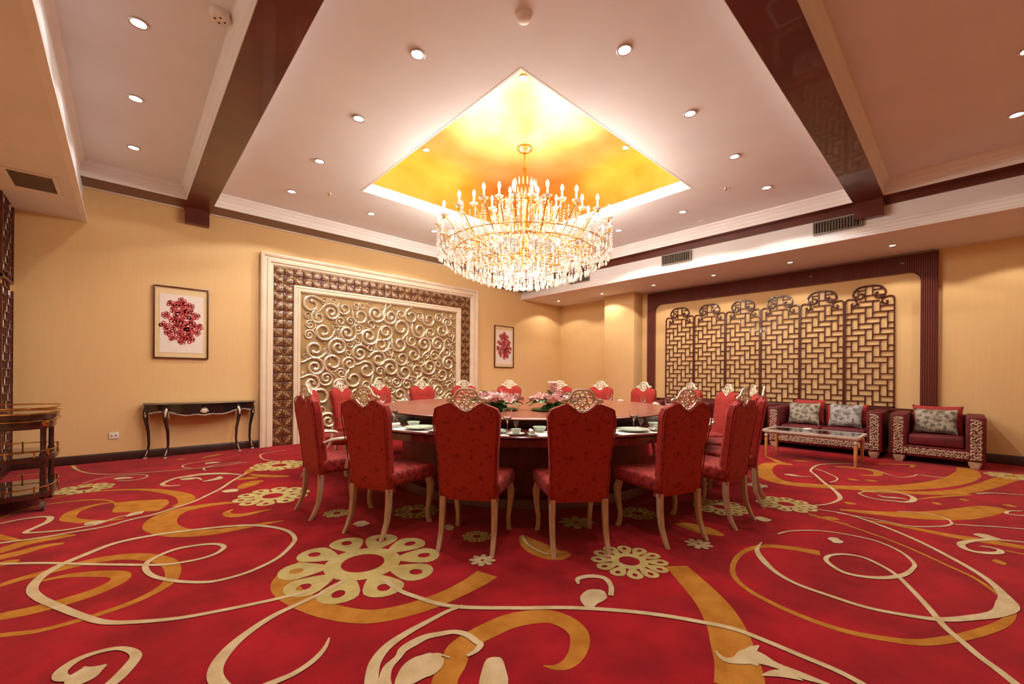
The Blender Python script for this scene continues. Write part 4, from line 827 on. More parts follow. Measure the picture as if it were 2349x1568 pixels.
    # swags between upper hoop and lower hoop
    for k in range(24):
        g = 2 * PI * k / 24
        for q in range(17):
            u = q / 16; r = .36 + (.98 - .36) * u; z = 3.62 + (2.95 - 3.62) * u - .16 * math.sin(PI * u)
            bead(r * math.cos(g), r * math.sin(g), z, .012)
    for k in range(18):                                   # crown of spears at the top
        g = 2 * PI * k / 18
        obj('crystal_spear', spear, None, t, (.17 * math.cos(g), .17 * math.sin(g), 3.86), (0, PI, g)) if True else None
    o = obj('crystal_strings', strings, 'crystal', t, smooth=False); o['kind'] = 'stuff'
chandelier()
# ---------------------------------------------------------------- dining chair
def back_y(z): return -.185 - .10 * (z - .34) - .05 * max(0, z - .6)
def back_w(z):
    for (a, wa), (b_, wb) in zip(BW, BW[1:]):
        if z <= b_: u = (z - a) / (b_ - a); return wa + (wb - wa) * max(0, u)
    return BW[-1][1]
BW = [(.30, .205), (.5, .205), (.62, .209), (.80, .224), (.93, .236), (1.06, .236)]
def back_top(s):            # s in -1..1 across the back
    a = abs(s)
    if a < .5: return .955 + (1.015 - .955) * (1 - math.cos(PI * a / .5)) / 2
    if a < .86: return 1.015 - .030 * (a - .5) / .36
    return .985 - .055 * ((a - .86) / .14) ** 2
def backrest_mesh():
    m = MB(); NI, NJ = 22, 12; z0 = .335
    def pt(i, j, side):
        s = -1 + 2 * i / NI; t = j / NJ; z = z0 + (back_top(s) - z0) * t
        x = s * back_w(z)
        e = min(1, (1 - abs(s)) / .12) * min(1, min(t, 1 - t) / .06)          # edge rounding
        th = .022 + .020 * math.sqrt(max(0, 1 - (1 - max(0, e)) ** 2)) + (.008 * math.cos(PI * s / 2) * math.sin(PI * t) if side > 0 else 0)
        return (x, back_y(z) + side * th, z)
    for side in (1, -1):
        v = [pt(i, j, side) for j in range(NJ + 1) for i in range(NI + 1)]
        m.add(v, [(j * (NI + 1) + i, j * (NI + 1) + i + 1, (j + 1) * (NI + 1) + i + 1, (j + 1) * (NI + 1) + i) for j in range(NJ) for i in range(NI)])
    n1 = (NI + 1) * (NJ + 1)
    bd = [i for i in range(NI + 1)] + [j * (NI + 1) + NI for j in range(1, NJ + 1)] + [NJ * (NI + 1) + i for i in range(NI - 1, -1, -1)] + [j * (NI + 1) for j in range(NJ - 1, 0, -1)]
    for a, b_ in zip(bd, bd[1:] + bd[:1]): m.f.append((a, b_, n1 + b_, n1 + a))
    return m
def crest_mesh():
    m = MB()
    half = [(0, .957), (.045, .966), (.082, .995), (.108, 1.024), (.140, 1.030), (.132, 1.042), (.105, 1.045), (.082, 1.062), (.066, 1.092), (.038, 1.108), (0, 1.112)]
    path = half + [(-x, z) for x, z in reversed(half[1:-1])]
    P = catmull([(x, z) for x, z in path], 3, True)
    yy = lambda z: back_y(z) + .002
    m.tube([(x, yy(z), z) for x, z in P], .0095, 6, closed=True, flat=1.0, up=(0, 1, 0))
    for cx, cz, r, tr in ((0, 1.035, .034, .0075), (0, 1.080, .018, .006), (.052, 1.040, .024, .007), (-.052, 1.040, .024, .007), (.032, 1.000, .020, .0065), (-.032, 1.000, .020, .0065), (.0, .982, .014, .006), (.094, 1.036, .012, .006), (-.094, 1.036, .012, .006), (.036, 1.075, .016, .006), (-.036, 1.075, .016, .006)):
        m.tube([(cx + r * math.cos(2 * PI * k / 12), yy(cz + r * math.sin(2 * PI * k / 12)), cz + r * math.sin(2 * PI * k / 12)) for k in range(12)], tr, 5, closed=True, up=(0, 1, 0))
    for k in range(6):
        g = 2 * PI * k / 6; m.tube([(0.006 * math.cos(g), yy(1.035), 1.035 + .006 * math.sin(g)), (.03 * math.cos(g), yy(1.035), 1.035 + .03 * math.sin(g))], [.004, .008], 5, up=(0, 1, 0))
    return m
def leg_mesh(sx, rear):
    if rear: S = [(sx * .185, -.208, .36, .021, .022), (sx * .186, -.212, .24, .020, .021), (sx * .187, -.228, .13, .018, .018), (sx * .188, -.262, .05, .016, .016), (sx * .189, -.292, 0, .015, .015)]
    else: S = [(sx * .205, .205, .385, .026, .026), (sx * .222, .222, .31, .027, .027), (sx * .218, .220, .22, .021, .021), (sx * .205, .206, .11, .016, .016), (sx * .205, .210, .045, .016, .017), (sx * .210, .226, 0, .019, .022)]
    return MB().loft(S, True, 8)
def seat_fn(u, v, w_, p):
    k = 1 + .07 * v; x = p.x * k; z = p.z
    if w_ > 0: z += .018 * (1 - u * u) * (1 - v * v)
    return (x, p.y, z)
def make_chair(arms):
    t = thing('dining_chair', '', 'chair')
    m = MB(); rbox(m, 0, .02, .425, .235, .235, .055, .032, 3, seat_fn); obj('seat', m, 'velvet', t)
    b_ = obj('backrest', backrest_mesh(), 'velvetb', t)
    out = [(-1 + 2 * i / 24) for i in range(25)]
    pp = [(-back_w(z), back_y(z) - .038, z) for z in (.34, .45, .6, .75, .88)] + [(s * back_w(back_top(s)) * 1.0, back_y(back_top(s)) - .034, back_top(s) - .002) for s in out[1:-1]] + [(back_w(z), back_y(z) - .038, z) for z in (.88, .75, .6, .45, .34)]
    obj('piping', MB().tube(pp, .0045, 5), 'velvet', b_)
    obj('carved_crest', crest_mesh(), 'silver', t)
    for sx in (-1, 1):
        obj('leg', leg_mesh(sx, True), 'legw', t); obj('leg', leg_mesh(sx, False), 'legw', t)
    if arms:
        for sx in (-1, 1):
            p = catmull([(sx * .215, -.20, .63), (sx * .250, -.13, .655), (sx * .272, -.02, .66), (sx * .270, .06, .655), (sx * .262, .10, .640)], 5)
            a = obj('armrest', MB().tube(p, [.016, .019, .022, .022, .017], 8, flat=.75, up=(0, 0, 1)), 'silver', t)
            obj('arm_support', MB().tube(catmull([(sx * .235, -.02, .40), (sx * .262, -.01, .48), (sx * .248, .03, .56), (sx * .268, .05, .645)], 5), [.016, .012, .014], 6), 'silver', a)
    return t
CX, CY = 3.827, 3.893
ANG = [-179, -161, -143, -126.2, -108.4, -92, -75, -58, -42, -24, -4, 14, 31, 52, 71, 89, 108, 126, 145]
NCH = len(ANG)
def seat_phrase(i):
    if i == 0: return 'the armchair'
    if i <= 10: return 'the %s chair anticlockwise from the armchair' % ORD[i]
    return 'the %s chair clockwise from the armchair' % ORD[NCH - i]
PLAIN = make_chair(False); ARMC = make_chair(True)
for i, a in enumerate(ANG):
    o = ARMC if i == 0 else (PLAIN if i == 1 else dup(PLAIN))
    g = R(a); rr = 2.39 + (.02 if i == 0 else 0)
    o.location = (CX + rr * math.cos(g), CY + rr * math.sin(g), 0); o.rotation_euler = (0, 0, g + PI / 2)
    o['group'] = 'chairs round the banquet table'
    if i == 0: o['label'] = 'red velvet high-backed dining chair with silver carved armrests'; o.name = 'dining_armchair'
    else:
        o['label'] = 'armless red velvet dining chair with carved crest, %s %s round the table from the armchair' % (ORD[i] if i <= 10 else ORD[NCH - i], 'anticlockwise' if i <= 10 else 'clockwise')

# ---------------------------------------------------------------- banquet table, turntable
TXC, TYC, TR, TZ = 3.77, 3.835, 2.20, .74
t = thing('banquet_table', 'huge round dark red wooden banquet table', 'table', (TXC, TYC, 0))
obj('table_top', MB().lathe([(.0, TZ - .03), (TR - .04, TZ - .03), (TR, TZ - .018), (TR + .004, TZ - .008), (TR - .004, TZ), (0, TZ)], 128), 'table', t)
obj('apron', MB().lathe([(TR - .03, TZ - .03), (TR - .03, TZ - .085), (TR - .05, TZ - .09), (TR - .07, TZ - .085), (TR - .07, TZ - .03)], 128, cap=False), 'table', t)
obj('base', MB().lathe([(1.52, TZ - .03), (1.52, .10), (1.58, .08), (1.60, 0), (0, 0)], 96), 'drum', t)
t = thing('turntable', 'large round red-brown turntable on the banquet table', 'turntable', (TXC + .03, TYC + .03, TZ))
obj('disc', MB().lathe([(0, .062), (1.70, .062), (1.755, .066), (1.80, .078), (1.805, .086), (1.79, .094), (1.72, .096), (0, .096)], 128), 'susan', t)
obj('bearing', MB().lathe([(1.45, .0005), (1.45, .03), (1.50, .03), (1.50, .062), (1.0, .062)], 64), 'drum', t)

# ---------------------------------------------------------------- place settings
def lathe_mesh(name, prof, mt, n=24): return MB().lathe(prof, n).mesh(name, M[mt])
PLATE = lathe_mesh('plate', [(0, .004), (.07, .004), (.085, .008), (.135, .020), (.137, .022), (.084, .013), (.07, .009), (0, .009)], 'celadon')
PRIM = lathe_mesh('foot_ring', [(.060, 0), (.066, 0), (.066, .005), (.060, .005)], 'celadon')
BOWL = lathe_mesh('bowl', [(0, .004), (.022, .004), (.024, 0), (.028, 0), (.030, .006), (.048, .024), (.058, .046), (.056, .047), (.045, .026), (.028, .011), (0, .009)], 'celadon', 20)
SAUC = lathe_mesh('saucer', [(0, .003), (.035, .003), (.040, 0), (.044, .003), (.070, .012), (.071, .014), (.045, .009), (.035, .007), (0, .007)], 'china', 20)
CUP = lathe_mesh('cup', [(0, .012), (.020, .012), (.022, .008), (.026, .010), (.036, .024), (.041, .048), (.0395, .049), (.033, .026), (.022, .016), (0, .015)], 'celadon', 20)
HAND = MB().tube([(.036, 0, .020), (.050, 0, .022), (.056, 0, .032), (.050, 0, .042), (.039, 0, .043)], .0035, 6).mesh('handle', M['celadon'])
GBOWL = lathe_mesh('glass_bowl', [(0, .075), (.012, .078), (.030, .095), (.037, .12), (.036, .15), (.032, .168), (.0308, .168), (.0345, .15), (.0355, .12), (.029, .097), (.010, .081), (0, .079)], 'glass', 18)
GSTEM = lathe_mesh('glass_stem', [(0, 0), (.032, 0), (.032, .002), (.006, .006), (.004, .02), (.0038, .06), (.009, .0745), (0, .0745)], 'glass', 16)
TOW = MB().bbox(-.075, .075, -.028, .028, 0, .012, .006, 2).mesh('dish', M['celadon'])
TOWR = MB().tube([(-.062, 0, .027), (.062, 0, .027)], .0155, 10).mesh('rolled_towel', M['linen'])
MAT_ = MB().bbox(-.205, .205, -.15, .15, 0, .0025, .001, 1).mesh('placemat', M['linen'])
STK = MB().tube([(0, -.115, 0), (0, .115, 0)], [.0042, .0030], 6).mesh('stick', M['mahog'])
REST = MB().bbox(-.022, .022, -.009, .009, 0, .012, .004, 2).mesh('rest', M['china'])
def napkin_mesh():
    m = MB(); n = 11
    for k in range(n):                                   # fan of folds
        a0, a1 = PI * (.12 + .76 * k / n), PI * (.12 + .76 * (k + 1) / n); am = (a0 + a1) / 2
        p = lambda a, r, y: (r * math.cos(a), y, r * math.sin(a))
        v = [p(a0, .015, -.012), p(a0, .085, -.014), p(am, .095, .014), p(am, .015, .010), p(a1, .085, -.014), p(a1, .015, -.012), p(a0, .015, -.006), p(a0, .084, -.008), p(am, .093, .020), p(am, .015, .016), p(a1, .084, -.008), p(a1, .015, -.006)]
        m.add(v, [(0, 1, 2, 3), (3, 2, 4, 5), (6, 9, 8, 7), (9, 11, 10, 8), (1, 7, 8, 2), (2, 8, 10, 4), (0, 3, 9, 6), (3, 5, 11, 9)])
    m.lathe([(0, 0), (.03, 0), (.022, .014), (.012, .028), (0, .028)], 10)
    return m.mesh('folded_napkin', M['linen'], False)
NAP = napkin_mesh()
for i, a in enumerate(ANG):
    g = R(a); ca, sa = math.cos(g), math.sin(g); sp = seat_phrase(i)
    # nearest rim point in the direction of the chair
    def at(rad, tan, z=TZ):       # radius inwards from the rim, tangential offset to the diner's right
        rr = TR - rad; return (TXC + rr * ca - tan * sa, TYC + rr * sa + tan * ca, z)
    rz = g + PI / 2
    o = obj('placemat', MAT_, None, None, at(.165, 0), (0, 0, rz)); tag(o, 'white cloth placemat before ' + sp, 'placemat', 'placemats')
    t = thing('plate', 'pale green dinner plate before ' + sp, 'plate', at(.165, .02, TZ + .0025), rz, 'dinner plates'); obj('dish', PLATE, None, t); obj('foot_ring', PRIM, None, t)
    o = obj('bowl', BOWL, None, None, at(.28, -.155), (0, 0, rz)); tag(o, 'small pale green bowl before ' + sp, 'bowl', 'small bowls')
    t = thing('teacup', 'pale green teacup on a white saucer before ' + sp, 'cup', at(.11, .245), rz + 1.6, 'teacups'); s_ = obj('saucer', SAUC, None, t); c_ = obj('cup', CUP, None, t); obj('handle', HAND, None, c_)
    t = thing('wine_glass', 'clear stemmed wine glass before ' + sp, 'glass', at(.295, .14), rz, 'wine glasses'); t.scale = (1.15, 1.15, 1.15); obj('bowl', GBOWL, None, t); obj('stem', GSTEM, None, t)
    t = thing('small_glass', 'small clear stemmed spirit glass before ' + sp, 'glass', at(.29, .215), rz, 'spirit glasses'); t.scale = (.62, .62, .55); obj('bowl', GBOWL, None, t); obj('stem', GSTEM, None, t)
    if i > 6: 
        o = obj('folded_napkin', NAP, None, None, at(.165, .02, TZ + .0116), (0, 0, rz)); tag(o, 'white fan-folded napkin on the plate before ' + sp, 'napkin', 'folded napkins')
    t = thing('towel_dish', 'oblong pale green dish with a rolled towel before ' + sp, 'dish', at(.13, -.245), rz + PI / 2, 'towel dishes'); obj('dish', TOW, None, t); obj('rolled_towel', TOWR, None, t)
    t = thing('chopsticks', 'dark chopsticks on a white rest before ' + sp, 'chopsticks', at(.17, .168, TZ + .0025), rz, 'chopsticks'); obj('rest', REST, None, t, (0, .06, 0)); obj('stick', STK, None, t, (-.006, 0, .0165)); obj('stick', STK, None, t, (.006, 0, .0165))

# ---------------------------------------------------------------- flower centrepiece
def lily_mesh():
    pet = MB(); 
    for k in range(6):
        g = 2 * PI * k / 6; rows = []
        for j in range(5):
            u = j / 4; r = .008 + .062 * u; z = .05 * math.sin(u * 1.9) ; w_ = .020 * math.sin(PI * min(.97, .12 + u * .86)) + .002
            rows.append([(r, -w_, z + .004), (r, 0, z - .002), (r, w_, z + .004)])
        v = [(x * math.cos(g) - y * math.sin(g), x * math.sin(g) + y * math.cos(g), z) for rw in rows for x, y, z in rw]
        pet.add(v, [(j * 3 + q, j * 3 + q + 1, j * 3 + q + 4, j * 3 + q + 3) for j in range(4) for q in range(2)])
    return pet
LILY = lily_mesh().mesh('lily_head', M['petal'])
STAM = MB()
for k in range(5): g = 2 * PI * k / 5; STAM.tube([(0, 0, 0), (.012 * math.cos(g), .012 * math.sin(g), .045)], [.002, .004], 4)
STAM = STAM.mesh('stamens', M['stamen'])
def leaf_mesh(L, W):
    m = MB(); v = []; 
    for j in range(8):
        u = j / 7; w_ = W * math.sin(PI * (.04 + .94 * u)); z = .05 * math.sin(PI * u * .9) * (1 if L > .15 else .6) - .02 * u
        v += [(L * u, -w_, z + .008), (L * u, 0, z), (L * u, w_, z + .008)]
    m.add(v, [(j * 3 + q, j * 3 + q + 1, j * 3 + q + 4, j * 3 + q + 3) for j in range(7) for q in range(2)]); return m.mesh('leaf', M['leaf'])
LEAF = leaf_mesh(.26, .045); LEAF2 = leaf_mesh(.14, .022)
def arrangement(name, label, x, y, z, rz, n, spread, h, seed, tall):
    t = thing(name, label, 'flowers', (x, y, z), rz); q = random.Random(seed)
    obj('tray', MB().lathe([(0, 0), (spread * .8, 0), (spread * .95, .012), (spread * .9, .016), (spread * .7, .010), (0, .010)], 28), 'leaf', t)
    obj('moss_mound', MB().lathe([(spread * .55, .010), (spread * .45, .05), (spread * .2, .075), (0, .08)], 16), 'leaf', t)
    for k in range(9): g = 2 * PI * k / 9 + q.uniform(-.2, .2); obj('leaf', LEAF, None, t, (.05 * math.cos(g), .05 * math.sin(g), .055), (q.uniform(-.15, .15), q.uniform(-.1, .06), g))
    for k in range(n):
        g = q.uniform(0, 2 * PI); r = spread * math.sqrt(q.random()) * .9; hh = .06 + h * (1 - (r / spread) ** 2 * .6) * q.uniform(.5, 1.0)
        o = obj('lily_head', LILY, None, t, (r * math.cos(g), r * math.sin(g), hh), (q.uniform(-.7, .7), q.uniform(-.2, .9), q.uniform(0, 6.28))); sc = q.uniform(.75, 1.0); o.scale = (sc,) * 3
        obj('stamens', STAM, None, o)
    for k in range(5): g = q.uniform(0, 6.28); obj('leaf', LEAF2, None, t, (.08 * math.cos(g), .08 * math.sin(g), .06 + h * .6), (q.uniform(-.5, .5), q.uniform(-1.0, -.2), g))
    if tall:
        for k in range(6):
            px_, py_, hh = tall[0] + q.uniform(-.06, .06), tall[1] + q.uniform(-.04, .04), .15 + k * .020
            st_ = obj('stem', MB().tube(catmull([(tall[0] * .4, tall[1] * .4, .05), (px_ * .9, py_ * .9, hh * .6), (px_, py_, hh)], 4), .004, 5), 'leaf', t)
            o = obj('lily_head', LILY, None, t, (px_, py_, hh), (q.uniform(-.8, .8), q.uniform(0, .9), q.uniform(0, 6.28))); obj('stamens', STAM, None, o)
        for k in range(6): obj('grass_blade', MB().tube(catmull([(tall[0], tall[1], .1), (tall[0] + q.uniform(-.05, .05), tall[1], .22), (tall[0] + q.uniform(-.10, .10), tall[1] + q.uniform(-.08, .08), .28 + q.random() * .04)], 4), [.003, .001], 4), 'stamen', t)
    return t
TT = TZ + .0965
arrangement('flower_arrangement', 'pink lilies with green leaves in a low bowl, lower half of the centrepiece', 2.93, 3.43, TT, 0, 64, .265, .085, 4, None)
arrangement('flower_arrangement', 'pink lilies with tall sprig in a low bowl, taller half of the centrepiece', 3.39, 3.00, TT, 0, 60, .265, .085, 9, (-.02, .02))
t = thing('card_holder', 'small dark card holder standing on the turntable behind the lilies', 'card holder', (3.30, 4.02, TT), .8)
obj('base', MB().bbox(-.05, .05, -.025, .025, 0, .012, .004, 1), 'lacq', t); obj('card', MB().bbox(-.055, .055, -.006, .006, .012, .085, .003, 1), 'lacq', t)

# ---------------------------------------------------------------- sofa and armchairs
def carving_mesh(segs, seed):
    """scroll relief along straight bands (x0,z0,x1,z1,width)"""
    q = random.Random(seed); m = MB()
    for x0, z0, x1, z1, wd in segs:
        L = math.hypot(x1 - x0, z1 - z0); ux, uz = (x1 - x0) / L, (z1 - z0) / L; n = max(2, int(L / (wd * .33)))
        for i in range(n):
            for side in (-1, 1):
                c0 = (i + .5) / n * L; off = side * wd * .22; r = wd * q.uniform(.16, .22); ph = q.uniform(0, 6.28); dr = q.choice((-1, 1))
                pts = []
                for k in range(9):
                    a = ph + dr * k * .72; rr = r * (1 - .07 * k); pts.append((x0 + ux * (c0 + rr * math.cos(a)) - uz * (off + rr * math.sin(a)), -.006, z0 + uz * (c0 + rr * math.cos(a)) + ux * (off + rr * math.sin(a))))
                m.tube(pts, [wd * .075, wd * .06, wd * .03], 4, up=(0, 1, 0))
            for side in (-.48, .0, .48):
                c0 = (i + q.random()) / n * L; off = side * wd * .8; a = q.uniform(0, 3.1); l2 = wd * .09
                m.tube([(x0 + ux * (c0 - l2 * math.cos(a)) - uz * (off - l2 * math.sin(a)), -.005, z0 + uz * (c0 - l2 * math.cos(a)) + ux * (off - l2 * math.sin(a))), (x0 + ux * (c0 + l2 * math.cos(a)) - uz * (off + l2 * math.sin(a)), -.005, z0 + uz * (c0 + l2 * math.cos(a)) + ux * (off + l2 * math.sin(a)))], [wd * .08, wd * .04], 4, up=(0, 1, 0))
    return m
def pillow_mesh(w_, h, d, tilt=0):
    m = MB(); N_ = 14
    for s in (-1, 1):
        v = []
        for j in range(N_ + 1):
            for i in range(N_ + 1):
                u, t_ = -1 + 2 * i / N_, -1 + 2 * j / N_
                pin = 1 - .07 * (1 - abs(u) ** 2) * (abs(t_) ** 6); pin2 = 1 - .07 * (1 - abs(t_) ** 2) * (abs(u) ** 6)
                v.append((u * w_ / 2 * pin2, s * d / 2 * ((1 - u ** 4) * (1 - t_ ** 4)) ** .55, h / 2 + t_ * h / 2 * pin))
        m.add(v, [(j * (N_ + 1) + i, j * (N_ + 1) + i + 1, (j + 1) * (N_ + 1) + i + 1, (j + 1) * (N_ + 1) + i) for j in range(N_) for i in range(N_)])
    return m
PIL = {}
def pillow(label, mt, loc, rz, rx, w_=.42, h=.36, d=.13, ry=0.0, name='cushion'):
    k = (mt, w_, h, d)
    if k not in PIL: PIL[k] = pillow_mesh(w_, h, d).mesh('cushion', M[mt])
    o = obj(name, PIL[k], None, None, loc, (rx, ry, rz)); return tag(o, label, 'cushion')
def sofa(name, label, cat, yc, width, depth, seats, cushions):
    """front faces -x of the room; local x = along the front, local y = into the sofa"""
    xf = 8.33
    t = thing(name, label, cat, (xf, yc, 0), -PI / 2); w2 = width / 2; aw = .19; fb = .09; top = .70
    for s in (-1, 1):
        a = MB(); a.bbox(min(s * w2, s * (w2 - aw)), max(s * w2, s * (w2 - aw)), .0, depth, fb, top, .025, 2); ao = obj('arm', a, 'sofa', t)
    obj('base', MB().bbox(-w2 + aw - .01, w2 - aw + .01, .0, depth, fb, .25, .015, 2), 'sofa', t)
    obj('backrest', MB().bbox(-w2 + aw - .01, w2 - aw + .01, depth - .20, depth, .24, top - .01, .03, 2), 'sofa', t)
    n = seats; sw = (width - 2 * aw) / n
    for k in range(n):
        m = MB(); rbox(m, -w2 + aw + sw * (k + .5), .29, .33, sw / 2 - .006, .285, .075, .035, 3, lambda u, v, w_, p: (p.x, p.y, p.z + (.018 * (1 - u * u) * (1 - v * v) if w_ > 0 else 0))); obj('seat_cushion', m, 'sofa', t)
    # carved band: two uprights and the bottom rail
    bw = .125
    g = MB().box(-w2 + .03, -w2 + .03 + bw, -.004, .001, fb + .03, top - .04).box(w2 - .03 - bw, w2 - .03, -.004, .001, fb + .03, top - .04).box(-w2 + .03 + bw, w2 - .03 - bw, -.004, .001, fb + .03, fb + .03 + .105)
    gg = obj('carved_ground', g, 'carveb', t, smooth=False)
    segs = [(-w2 + .03 + bw / 2, fb + .03, -w2 + .03 + bw / 2, top - .04, bw * .95), (w2 - .03 - bw / 2, fb + .03, w2 - .03 - bw / 2, top - .04, bw * .95), (-w2 + .03 + bw, fb + .083, w2 - .03 - bw, fb + .083, .10)]
    o = obj('carving', carving_mesh(segs, 3), 'carve', t); o['kind'] = 'stuff'
    for sx in (-1, 1):
        for y in (.06, depth - .08):
            obj('foot', MB().loft([(sx * (w2 - .10), y, 0, .040, .040), (sx * (w2 - .10), y, .05, .062, .055), (sx * (w2 - .10), y, fb + .004, .070, .060)], True, 8), 'carve', t)
    return t
sofa('sofa', 'dark red two-seat sofa with carved silver front, behind the coffee table', 'sofa', 1.60, 1.53, .80, 2, 0)
sofa('sofa_armchair', 'dark red armchair with carved silver front, at the bare wall end of the sofas', 'armchair', .277, .95, .80, 1, 0)
sofa('sofa_armchair', 'dark red armchair with carved silver front, nearest the cream pier', 'armchair', 4.06, .95, .80, 1, 0)
sofa('sofa', 'dark red two-seat sofa with carved silver front, between the other sofa and the far armchair', 'sofa', 3.0, 1.12, .80, 2, 0)
CZ = .412
pillow('red cushion behind the olive patterned cushion on the sofa', 'cushr', (8.82, 1.86, CZ), -PI / 2, -.14, .46, .42, .12)
pillow('olive grey patterned cushion on the sofa', 'cush2', (8.65, 1.90, CZ), -PI / 2, -.22, .46, .37, .12)
pillow('red cushion in the middle of the sofa', 'cushr', (8.83, 1.46, CZ), -PI / 2, -.12, .30, .34, .10)
pillow('silver grey patterned cushion leaning on the sofa', 'cush', (8.64, 1.33, CZ), -PI / 2, -.26, .44, .38, .12)
pillow('red cushion in the corner of the sofa beside its arm', 'cushr', (8.84, 1.18, CZ), -PI / 2, -.10, .24, .37, .10)
pillow('red cushion behind the patterned cushion on the armchair', 'cushr', (8.82, .277, CZ), -PI / 2, -.14, .54, .40, .12)
pillow('grey patterned cushion on the armchair', 'cush2', (8.65, .29, CZ), -PI / 2, -.22, .46, .36, .12)
# ---------------------------------------------------------------- coffee table
t = thing('coffee_table', 'low coffee table with dark glass top and honey-coloured turned legs', 'table', (7.50, 1.53, 0), 0)
hx, hy, zt = .32, .59, .415
def rr_rect(a, b_, r, n=6):
    p = []
    for cx, cy, g0 in ((a - r, b_ - r, 0), (-a + r, b_ - r, PI / 2), (-a + r, -b_ + r, PI), (a - r, -b_ + r, 1.5 * PI)):
        for k in range(n + 1): g = g0 + PI / 2 * k / n; p.append((cx + r * math.cos(g), cy + r * math.sin(g)))
    return p
obj('top_frame', MB().ringprism(rr_rect(hx, hy, .05), rr_rect(hx - .045, hy - .045, .02), zt - .03, zt, 'z'), 'pearl', t, ang=30)
obj('glass_top', MB().prism(rr_rect(hx - .0455, hy - .0455, .02), zt - .022, zt - .003, 'z'), 'mirror', t, smooth=False)
obj('apron', MB().ringprism(rr_rect(hx - .03, hy - .03, .03), rr_rect(hx - .05, hy - .05, .02), zt - .055, zt - .0301, 'z'), 'pearl', t, ang=30)
for sx in (-1, 1):
    for sy in (-1, 1):
        l = obj('leg', MB().lathe([(.014, 0), (.017, .02), (.024, .28), (.018, .29), (.018, .30)], 12, (sx * (hx - .055), sy * (hy - .055), 0)), 'oak', t)
        obj('ball', MB().lathe([(.012, .299), (.024, .31), (.030, .328), (.024, .346), (.016, .352), (.016, zt - .0302)], 12, (sx * (hx - .055), sy * (hy - .055), 0)), 'pearl', l)
o = obj('ashtray', MB().lathe([(0, .003), (.05, .003), (.06, .0), (.065, .022), (.06, .024), (.05, .010), (0, .008)], 20), 'china', None, (7.62, 1.62, zt + .0)); tag(o, 'small white dish on the coffee table', 'dish')
# ---------------------------------------------------------------- console table
t = thing('console_table', 'black lacquer console table with silver carved apron and curved legs', 'table', (.865, Y1 - .03, 0), 0)
def bow(x, d): u = x / .66; return -(d + .05 * math.cos(u * PI / 2) + .10 * (1 - abs(u) ** 3) - .02)
xs = [-.66 + 1.32 * k / 24 for k in range(25)]
front = [(x, bow(x, .12)) for x in xs]; topo = [(-.675, 0)] + [(x * 1.03, y - .02) for x, y in front] + [(.675, 0)]
obj('top', MB().prism(topo, .762, .785, 'z'), 'marble', t, ang=30)
obj('top_edge', MB().prism([(x * .985, y * .985) for x, y in topo], .745, .7618, 'z'), 'lacq', t, ang=30)
m = MB(); v = []; f = []
for x, y in front:
    u = x / .66; zlo = .640 - .055 * (1 - min(1, abs(u) * 1.0)) ** 1.5 + .02 * math.cos(u * 9) * (abs(u) > .2)
    v += [(x, y, .745), (x, y, zlo), (x, y + .025, zlo), (x, y + .025, .745)]
for i in range(24):
    for k in range(4): f.append((4 * i + k, 4 * i + (k + 1) % 4, 4 * i + 4 + (k + 1) % 4, 4 * i + 4 + k))
f += [(0, 1, 2, 3), (99, 98, 97, 96)]
obj('apron', m.add(v, f), 'lacq', t)
side = MB()
for s in (-1, 1): side.box(min(s * .655, s * .63), max(s * .655, s * .63), bow(.66, .12) + .02, -.01, .66, .745)
obj('side_apron', side, 'lacq', t, smooth=False)
cv = MB(); q = random.Random(5)
for i in range(48):
    u = -.92 + 1.84 * i / 47; x = .66 * u; y = bow(x, .12) - .004; zlo = .640 - .055 * (1 - abs(u)) ** 1.5 + .02 * math.cos(u * 9) * (abs(u) > .2)
    r = q.uniform(.008, .014); cv.tube([(x + r * math.cos(a), y, zlo + .004 + r * math.sin(a) * .8) for a in (0, .9, 1.8, 2.7, 3.6, 4.5)], [.006, .005, .003], 5, up=(0, 1, 0))
for k in range(9):
    a = PI * k / 8; cv.tube([(0, bow(0, .12) - .006, .655), (.05 * math.cos(a), bow(0, .12) - .010, .655 + .05 * math.sin(a) * 1.1 - .01)], [.006, .010], 5)
rbox(cv, 0, bow(0, .12) - .010, .650, .032, .012, .030, .012, 2); cv.tube([(-.07, bow(0, .12) - .004, .610), (-.03, bow(0, .12) - .006, .596), (0, bow(0, .12) - .006, .588), (.03, bow(0, .12) - .006, .596), (.07, bow(0, .12) - .004, .610)], .007, 5)
obj('carved_garland', cv, 'silver', t)
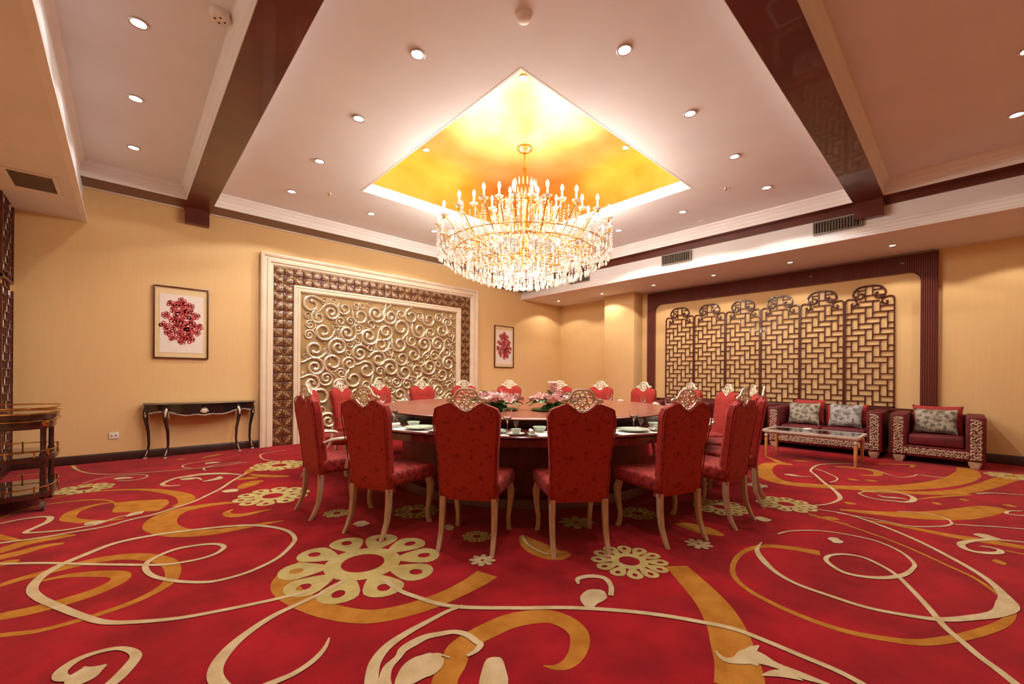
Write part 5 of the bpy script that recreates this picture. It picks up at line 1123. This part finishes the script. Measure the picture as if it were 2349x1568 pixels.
for sx in (-1, 1):
    for yy, xx in ((bow(.43, .12) + .02, .43), (-.05, .635)):
        d = -1 if xx < .5 else 0
        S = [(sx * xx, yy, .74, .028, .028), (sx * (xx + .015), yy + d * .02, .66, .034, .034), (sx * (xx + .018), yy + d * .022, .58, .028, .028), (sx * (xx - .015), yy + d * .006, .38, .019, .019), (sx * (xx - .022), yy - d * .004, .20, .016, .016), (sx * (xx - .010), yy, .10, .016, .016), (sx * (xx + .010), yy + d * .02, .045, .018, .018), (sx * (xx + .018), yy + d * .03, .022, .024, .022)]
        lg = obj('leg', MB().loft(S, False, 8), 'lacq', t)
        obj('foot', MB().loft([(sx * (xx + .018), yy + d * .03, 0, .024, .022), (sx * (xx + .018), yy + d * .03, .0215, .026, .024)], False, 10), 'silver', lg)
        c2 = MB().tube([(sx * (xx - .008), yy - .03 + d * .012, .125), (sx * (xx + .004), yy - .024 + d * .02, .075), (sx * (xx + .016), yy - .022 + d * .03, .035)], [.005, .008, .005], 5)
        c2.tube([(sx * xx, yy - .032, .70), (sx * (xx + .014), yy - .038 + d * .018, .645), (sx * (xx + .016), yy - .034 + d * .018, .58)], [.014, .018, .006], 6)
        c2.tube([(sx * (xx - .03), yy - .02, .66), (sx * (xx - .022), yy - .018, .60), (sx * (xx - .034), yy - .014, .55)], [.010, .007, .003], 5)
        obj('leg_carving', c2, 'silver', lg)
# ---------------------------------------------------------------- service trolley
t = thing('service_trolley', 'mahogany service trolley with brass gallery rails and glass shelves', 'trolley', (-.715, 5.72, 0))
def sup(a, b_, n=3.0, k=40, z=0):
    p = []
    for i in range(k):
        g = 2 * PI * i / k; c_, s_ = math.cos(g), math.sin(g); p.append((a * math.copysign(abs(c_) ** (2 / n), c_), b_ * math.copysign(abs(s_) ** (2 / n), s_)))
    return p
A_, B_ = .265, .40
for z, nm in ((.80, 'top_tray'), (.44, 'middle_shelf'), (.13, 'bottom_shelf')):
    sh = obj(nm, MB().prism(sup(A_, B_), z, z + .035, 'z'), 'cart', t, ang=30)
    obj('glass_panel', MB().prism(sup(A_ - .03, B_ - .03), z + .0352, z + .042, 'z'), 'mirror', sh, ang=30)
obj('apron', MB().ringprism(sup(A_ - .02, B_ - .02), sup(A_ - .05, B_ - .05), .715, .7998, 'z'), 'cart', t, ang=30)
for z, r in ((.848, .009), (.895, .007), (.785, .006)):
    obj('brass_rail', MB().tube([(x * 1.02, y * 1.02, z) for x, y in sup(A_, B_)], r, 6, closed=True), 'brass', t)
for z in (.525, .215):
    obj('brass_rail', MB().tube([(x * .98, y * .98, z) for x, y in sup(A_, B_)], .005, 6, closed=True), 'brass', t)
PO = MB().lathe([(.006, 0), (.006, .05), (.010, .055), (.010, .06), (.0, .064)], 8).mesh('rail_post', M['brass'])
for z in (.475, .165):
    for k in range(12):
        p = sup(A_ * .98, B_ * .98)[(k * 40 // 12) % 40]; obj('rail_post', PO, None, t, (p[0], p[1], z))
for sx in (-1, 1):
    for sy in (-1, 1):
        x, y = sx * .195, sy * .27
        ps = obj('post', MB().lathe([(.020, .10), (.030, .12), (.030, .135), (.022, .17), (.019, .40), (.028, .44), (.028, .475), (.019, .51), (.019, .70), (.030, .74), (.030, .7999)], 12, (x, y, 0)), 'cart', t)
        obj('brass_collar', MB().lathe([(.031, .735), (.036, .75), (.036, .77), (.031, .785)], 12, (x, y, 0)), 'brass', ps)
        obj('brass_collar', MB().lathe([(.029, .445), (.034, .455), (.034, .465), (.029, .475)], 12, (x, y, 0)), 'brass', ps)
        obj('castor', MB().tube([(x - .012, y + .0, .045), (x + .012, y + .0, .045)], .045, 14), 'castor', t)
        obj('castor_fork', MB().box(x - .018, x - .0125, y - .012, y + .012, .04, .105).box(x + .0125, x + .018, y - .012, y + .012, .04, .105).box(x - .018, x + .018, y - .014, y + .014, .094, .106), 'brass', t, smooth=False)
